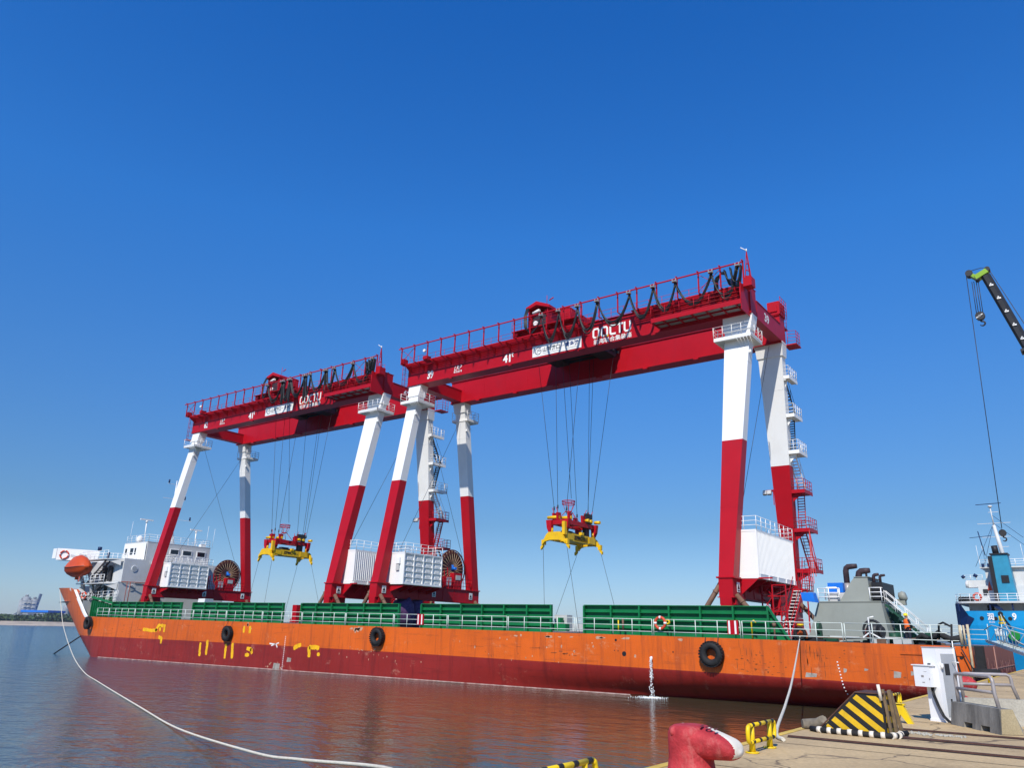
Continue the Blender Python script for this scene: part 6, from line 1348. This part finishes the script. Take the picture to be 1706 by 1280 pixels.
b = MB(); a = at(.4235, 1470, 2); dd = V((-.9, -.43, 0)).normalized() * 1; e = V((.40, -.91, 0))
b.obox(a + V((0, 0, 9)), V((-22, -10, 0)), V((8, -16, 0)), V((0, 0, 9))); r_ = empty('warehouse', a, 'low pale warehouse with a bright blue roof beside the silos', 'warehouse'); b.build('wall', M['silt'], r_)
b = MB(); b.obox(a + V((0, 0, 19)), V((-23, -10.5, 0)), V((8.5, -17, 0)), V((0, 0, 1.6))); b.build('roof', M['blue'], r_)
b = MB(); a = at(.449, 1500, 2)
b.revolve(a, (0, 0, 1), [(8, 0), (6, 14), (5, 24), (5.4, 30)], 18); tag(b.build('cooling_tower', M['silt']), 'lone slim grey tower rising above the trees near the bow', 'tower')

# ---------------------------------------------------------------- worker on the stern deck
def person(x, y, z, head_turn, label):
    r = empty('person', (x, y, z), label, 'person')
    J = {'pel': (0, 0, .93), 'sp': (0, -.02, 1.12), 'ch': (0, -.01, 1.32), 'nk': (0, 0, 1.47), 'hd': (0, .01, 1.56), 'ht': (0, .02, 1.70),
         'lh': (-.10, 0, .88), 'lk': (-.12, -.03, .48), 'la': (-.13, .02, .09), 'lt': (-.14, -.14, .04),
         'rh': (.10, 0, .88), 'rk': (.13, .02, .48), 'ra': (.14, .07, .09), 'rt': (.16, -.08, .04),
         'ls': (-.19, 0, 1.38), 'le': (-.27, -.03, 1.12), 'lw': (-.22, -.18, .98), 'rs': (.19, 0, 1.38), 're': (.27, .0, 1.11), 'rw': (.20, -.20, 1.04)}
    rad = {'pel': .14, 'sp': .13, 'ch': .155, 'nk': .06, 'hd': .092, 'ht': .07, 'lh': .095, 'lk': .065, 'la': .045, 'lt': .04, 'rh': .095, 'rk': .065, 'ra': .045, 'rt': .04, 'ls': .062, 'le': .045, 'lw': .03, 'rs': .062, 're': .045, 'rw': .03}
    E = [('pel', 'sp'), ('sp', 'ch'), ('ch', 'nk'), ('nk', 'hd'), ('hd', 'ht'), ('pel', 'lh'), ('lh', 'lk'), ('lk', 'la'), ('la', 'lt'), ('pel', 'rh'), ('rh', 'rk'), ('rk', 'ra'), ('ra', 'rt'), ('ch', 'ls'), ('ls', 'le'), ('le', 'lw'), ('ch', 'rs'), ('rs', 're'), ('re', 'rw')]
    for sd, sg in (('l', 1), ('r', -1)):
        wx, wy, wz = J[sd + 'w']; J[sd + 'p'] = (wx + .01 * sg, wy - .06, wz - .01); rad[sd + 'p'] = .026; E.append((sd + 'w', sd + 'p'))
        for i, (o, l_) in enumerate(((-.028, .065), (-.010, .075), (.010, .07), (.027, .055))):
            a_, c_ = sd + 'f%d' % i, sd + 'g%d' % i; J[a_] = (wx + o, wy - .10 - l_ * .3, wz - .015); J[c_] = (wx + o, wy - .10 - l_ * .7, wz - .05); rad[a_] = .010; rad[c_] = .008; E += [(sd + 'p', a_), (a_, c_)]
        J[sd + 'h2'] = (wx + .045 * sg, wy - .06, wz + .0); rad[sd + 'h2'] = .011; E.append((sd + 'w', sd + 'h2'))
    rot = Matrix.Rotation(head_turn, 3, 'Z')
    def grow(name, keys, extra, m, zmin=None):
        ks = [k for k in J if k in keys]; me = bpy.data.meshes.new(name); me.from_pydata([rot @ V(J[k]) for k in ks], [(ks.index(a), ks.index(c)) for a, c in E if a in ks and c in ks], [])
        o = bpy.data.objects.new(name, me); col.objects.link(o); md = o.modifiers.new('s', 'SKIN'); md.use_smooth_shade = True
        for i, k in enumerate(ks): me.skin_vertices[0].data[i].radius = (rad[k] + extra,) * 2; me.skin_vertices[0].data[i].use_root = (i == 0)
        sd_ = o.modifiers.new('u', 'SUBSURF'); sd_.levels = 1; sd_.render_levels = 2; me.materials.append(m); o.parent = r; return o
    grow('body', list(J), 0, M['skin'])
    grow('work_trousers', ['pel', 'lh', 'lk', 'la', 'rh', 'rk', 'ra'], .018, M['cloth']); grow('jacket', ['pel', 'sp', 'ch', 'ls', 'le', 'lw', 'rs', 're', 'rw'], .012, M['cloth'])
    vb = MB(); vb.smooth = True; rg = []
    for zz, rx, ry in ((.86, .20, .16), (.95, .19, .16), (1.12, .185, .155), (1.28, .21, .175), (1.38, .20, .16), (1.45, .11, .10)):
        rg.append([tuple(rot @ V((rx * math.cos(2 * PI * k / 20), ry * math.sin(2 * PI * k / 20) - .01, zz)) + V((x, y, z))) for k in range(20)])
    vb.add([p for q_ in rg for p in q_], [(i * 20 + j, i * 20 + (j + 1) % 20, (i + 1) * 20 + (j + 1) % 20, (i + 1) * 20 + j) for i in range(5) for j in range(20)]); vb.build('safety_vest', M['vest'], r)
    b = MB(); c = V((x, y, z)) + rot @ V((0, .02, 1.66)); b.revolve(c, (0, 0, 1), [(.15, -.01), (.145, 0), (.125, .02), (.118, .07), (.08, .12), (.02, .14)], 18); b.obox(c + rot @ V((0, -.14, 0)), rot @ V((.08, 0, 0)), rot @ V((0, .05, 0)), (0, 0, .008)); b.build('hard_hat', M['helmet'], r)
    b = MB(); hc = V((x, y, z)) + rot @ V((0, -.075, 1.59)); b.revolve(hc + rot @ V((0, -.01, -.01)), rot @ V((0, -1, -.2)), [(.02, 0), (.012, .035)], 6)
    b.build('nose', M['skin'], r); b = MB(); b.obox(hc + rot @ V((0, -.012, -.055)), rot @ V((.025, 0, 0)), rot @ V((0, .006, 0)), (0, 0, .005))
    for s_ in (-1, 1): b.obox(hc + rot @ V((.032 * s_, -.008, .025)), rot @ V((.012, 0, 0)), rot @ V((0, .005, 0)), (0, 0, .005))
    b.build('eyes_and_mouth', M['dark'], r); b = MB()
    for s_ in (-1, 1): b.obox(V((x, y, z)) + rot @ V((.092 * s_, .01, 1.585)), rot @ V((.01, 0, 0)), rot @ V((0, .02, 0)), (0, 0, .032))
    b.build('ears', M['skin'], r)
    return r
person(-9.95, 53.2, deck_z(-9.95), 2.4, 'person in a yellow helmet and orange safety vest standing at the stern railing')
# ---------------------------------------------------------------- haze over the harbour
hb_ = MB(); hb_.box(-3900, 1500, -80, 3900, -3.5, 75)
hz_ = bpy.data.materials.new('haze'); hz_.use_nodes = True; hn = hz_.node_tree; hn.nodes.clear()
pv = hn.nodes.new('ShaderNodeVolumePrincipled'); pv.inputs['Color'].default_value = (.72, .84, 1, 1); pv.inputs['Density'].default_value = .00008; pv.inputs['Anisotropy'].default_value = .2
ho = hn.nodes.new('ShaderNodeOutputMaterial'); hn.links.new(pv.outputs[0], ho.inputs['Volume'])
tag(hb_.build('haze', hz_, origin=(0, 0, 0)), kind='stuff')
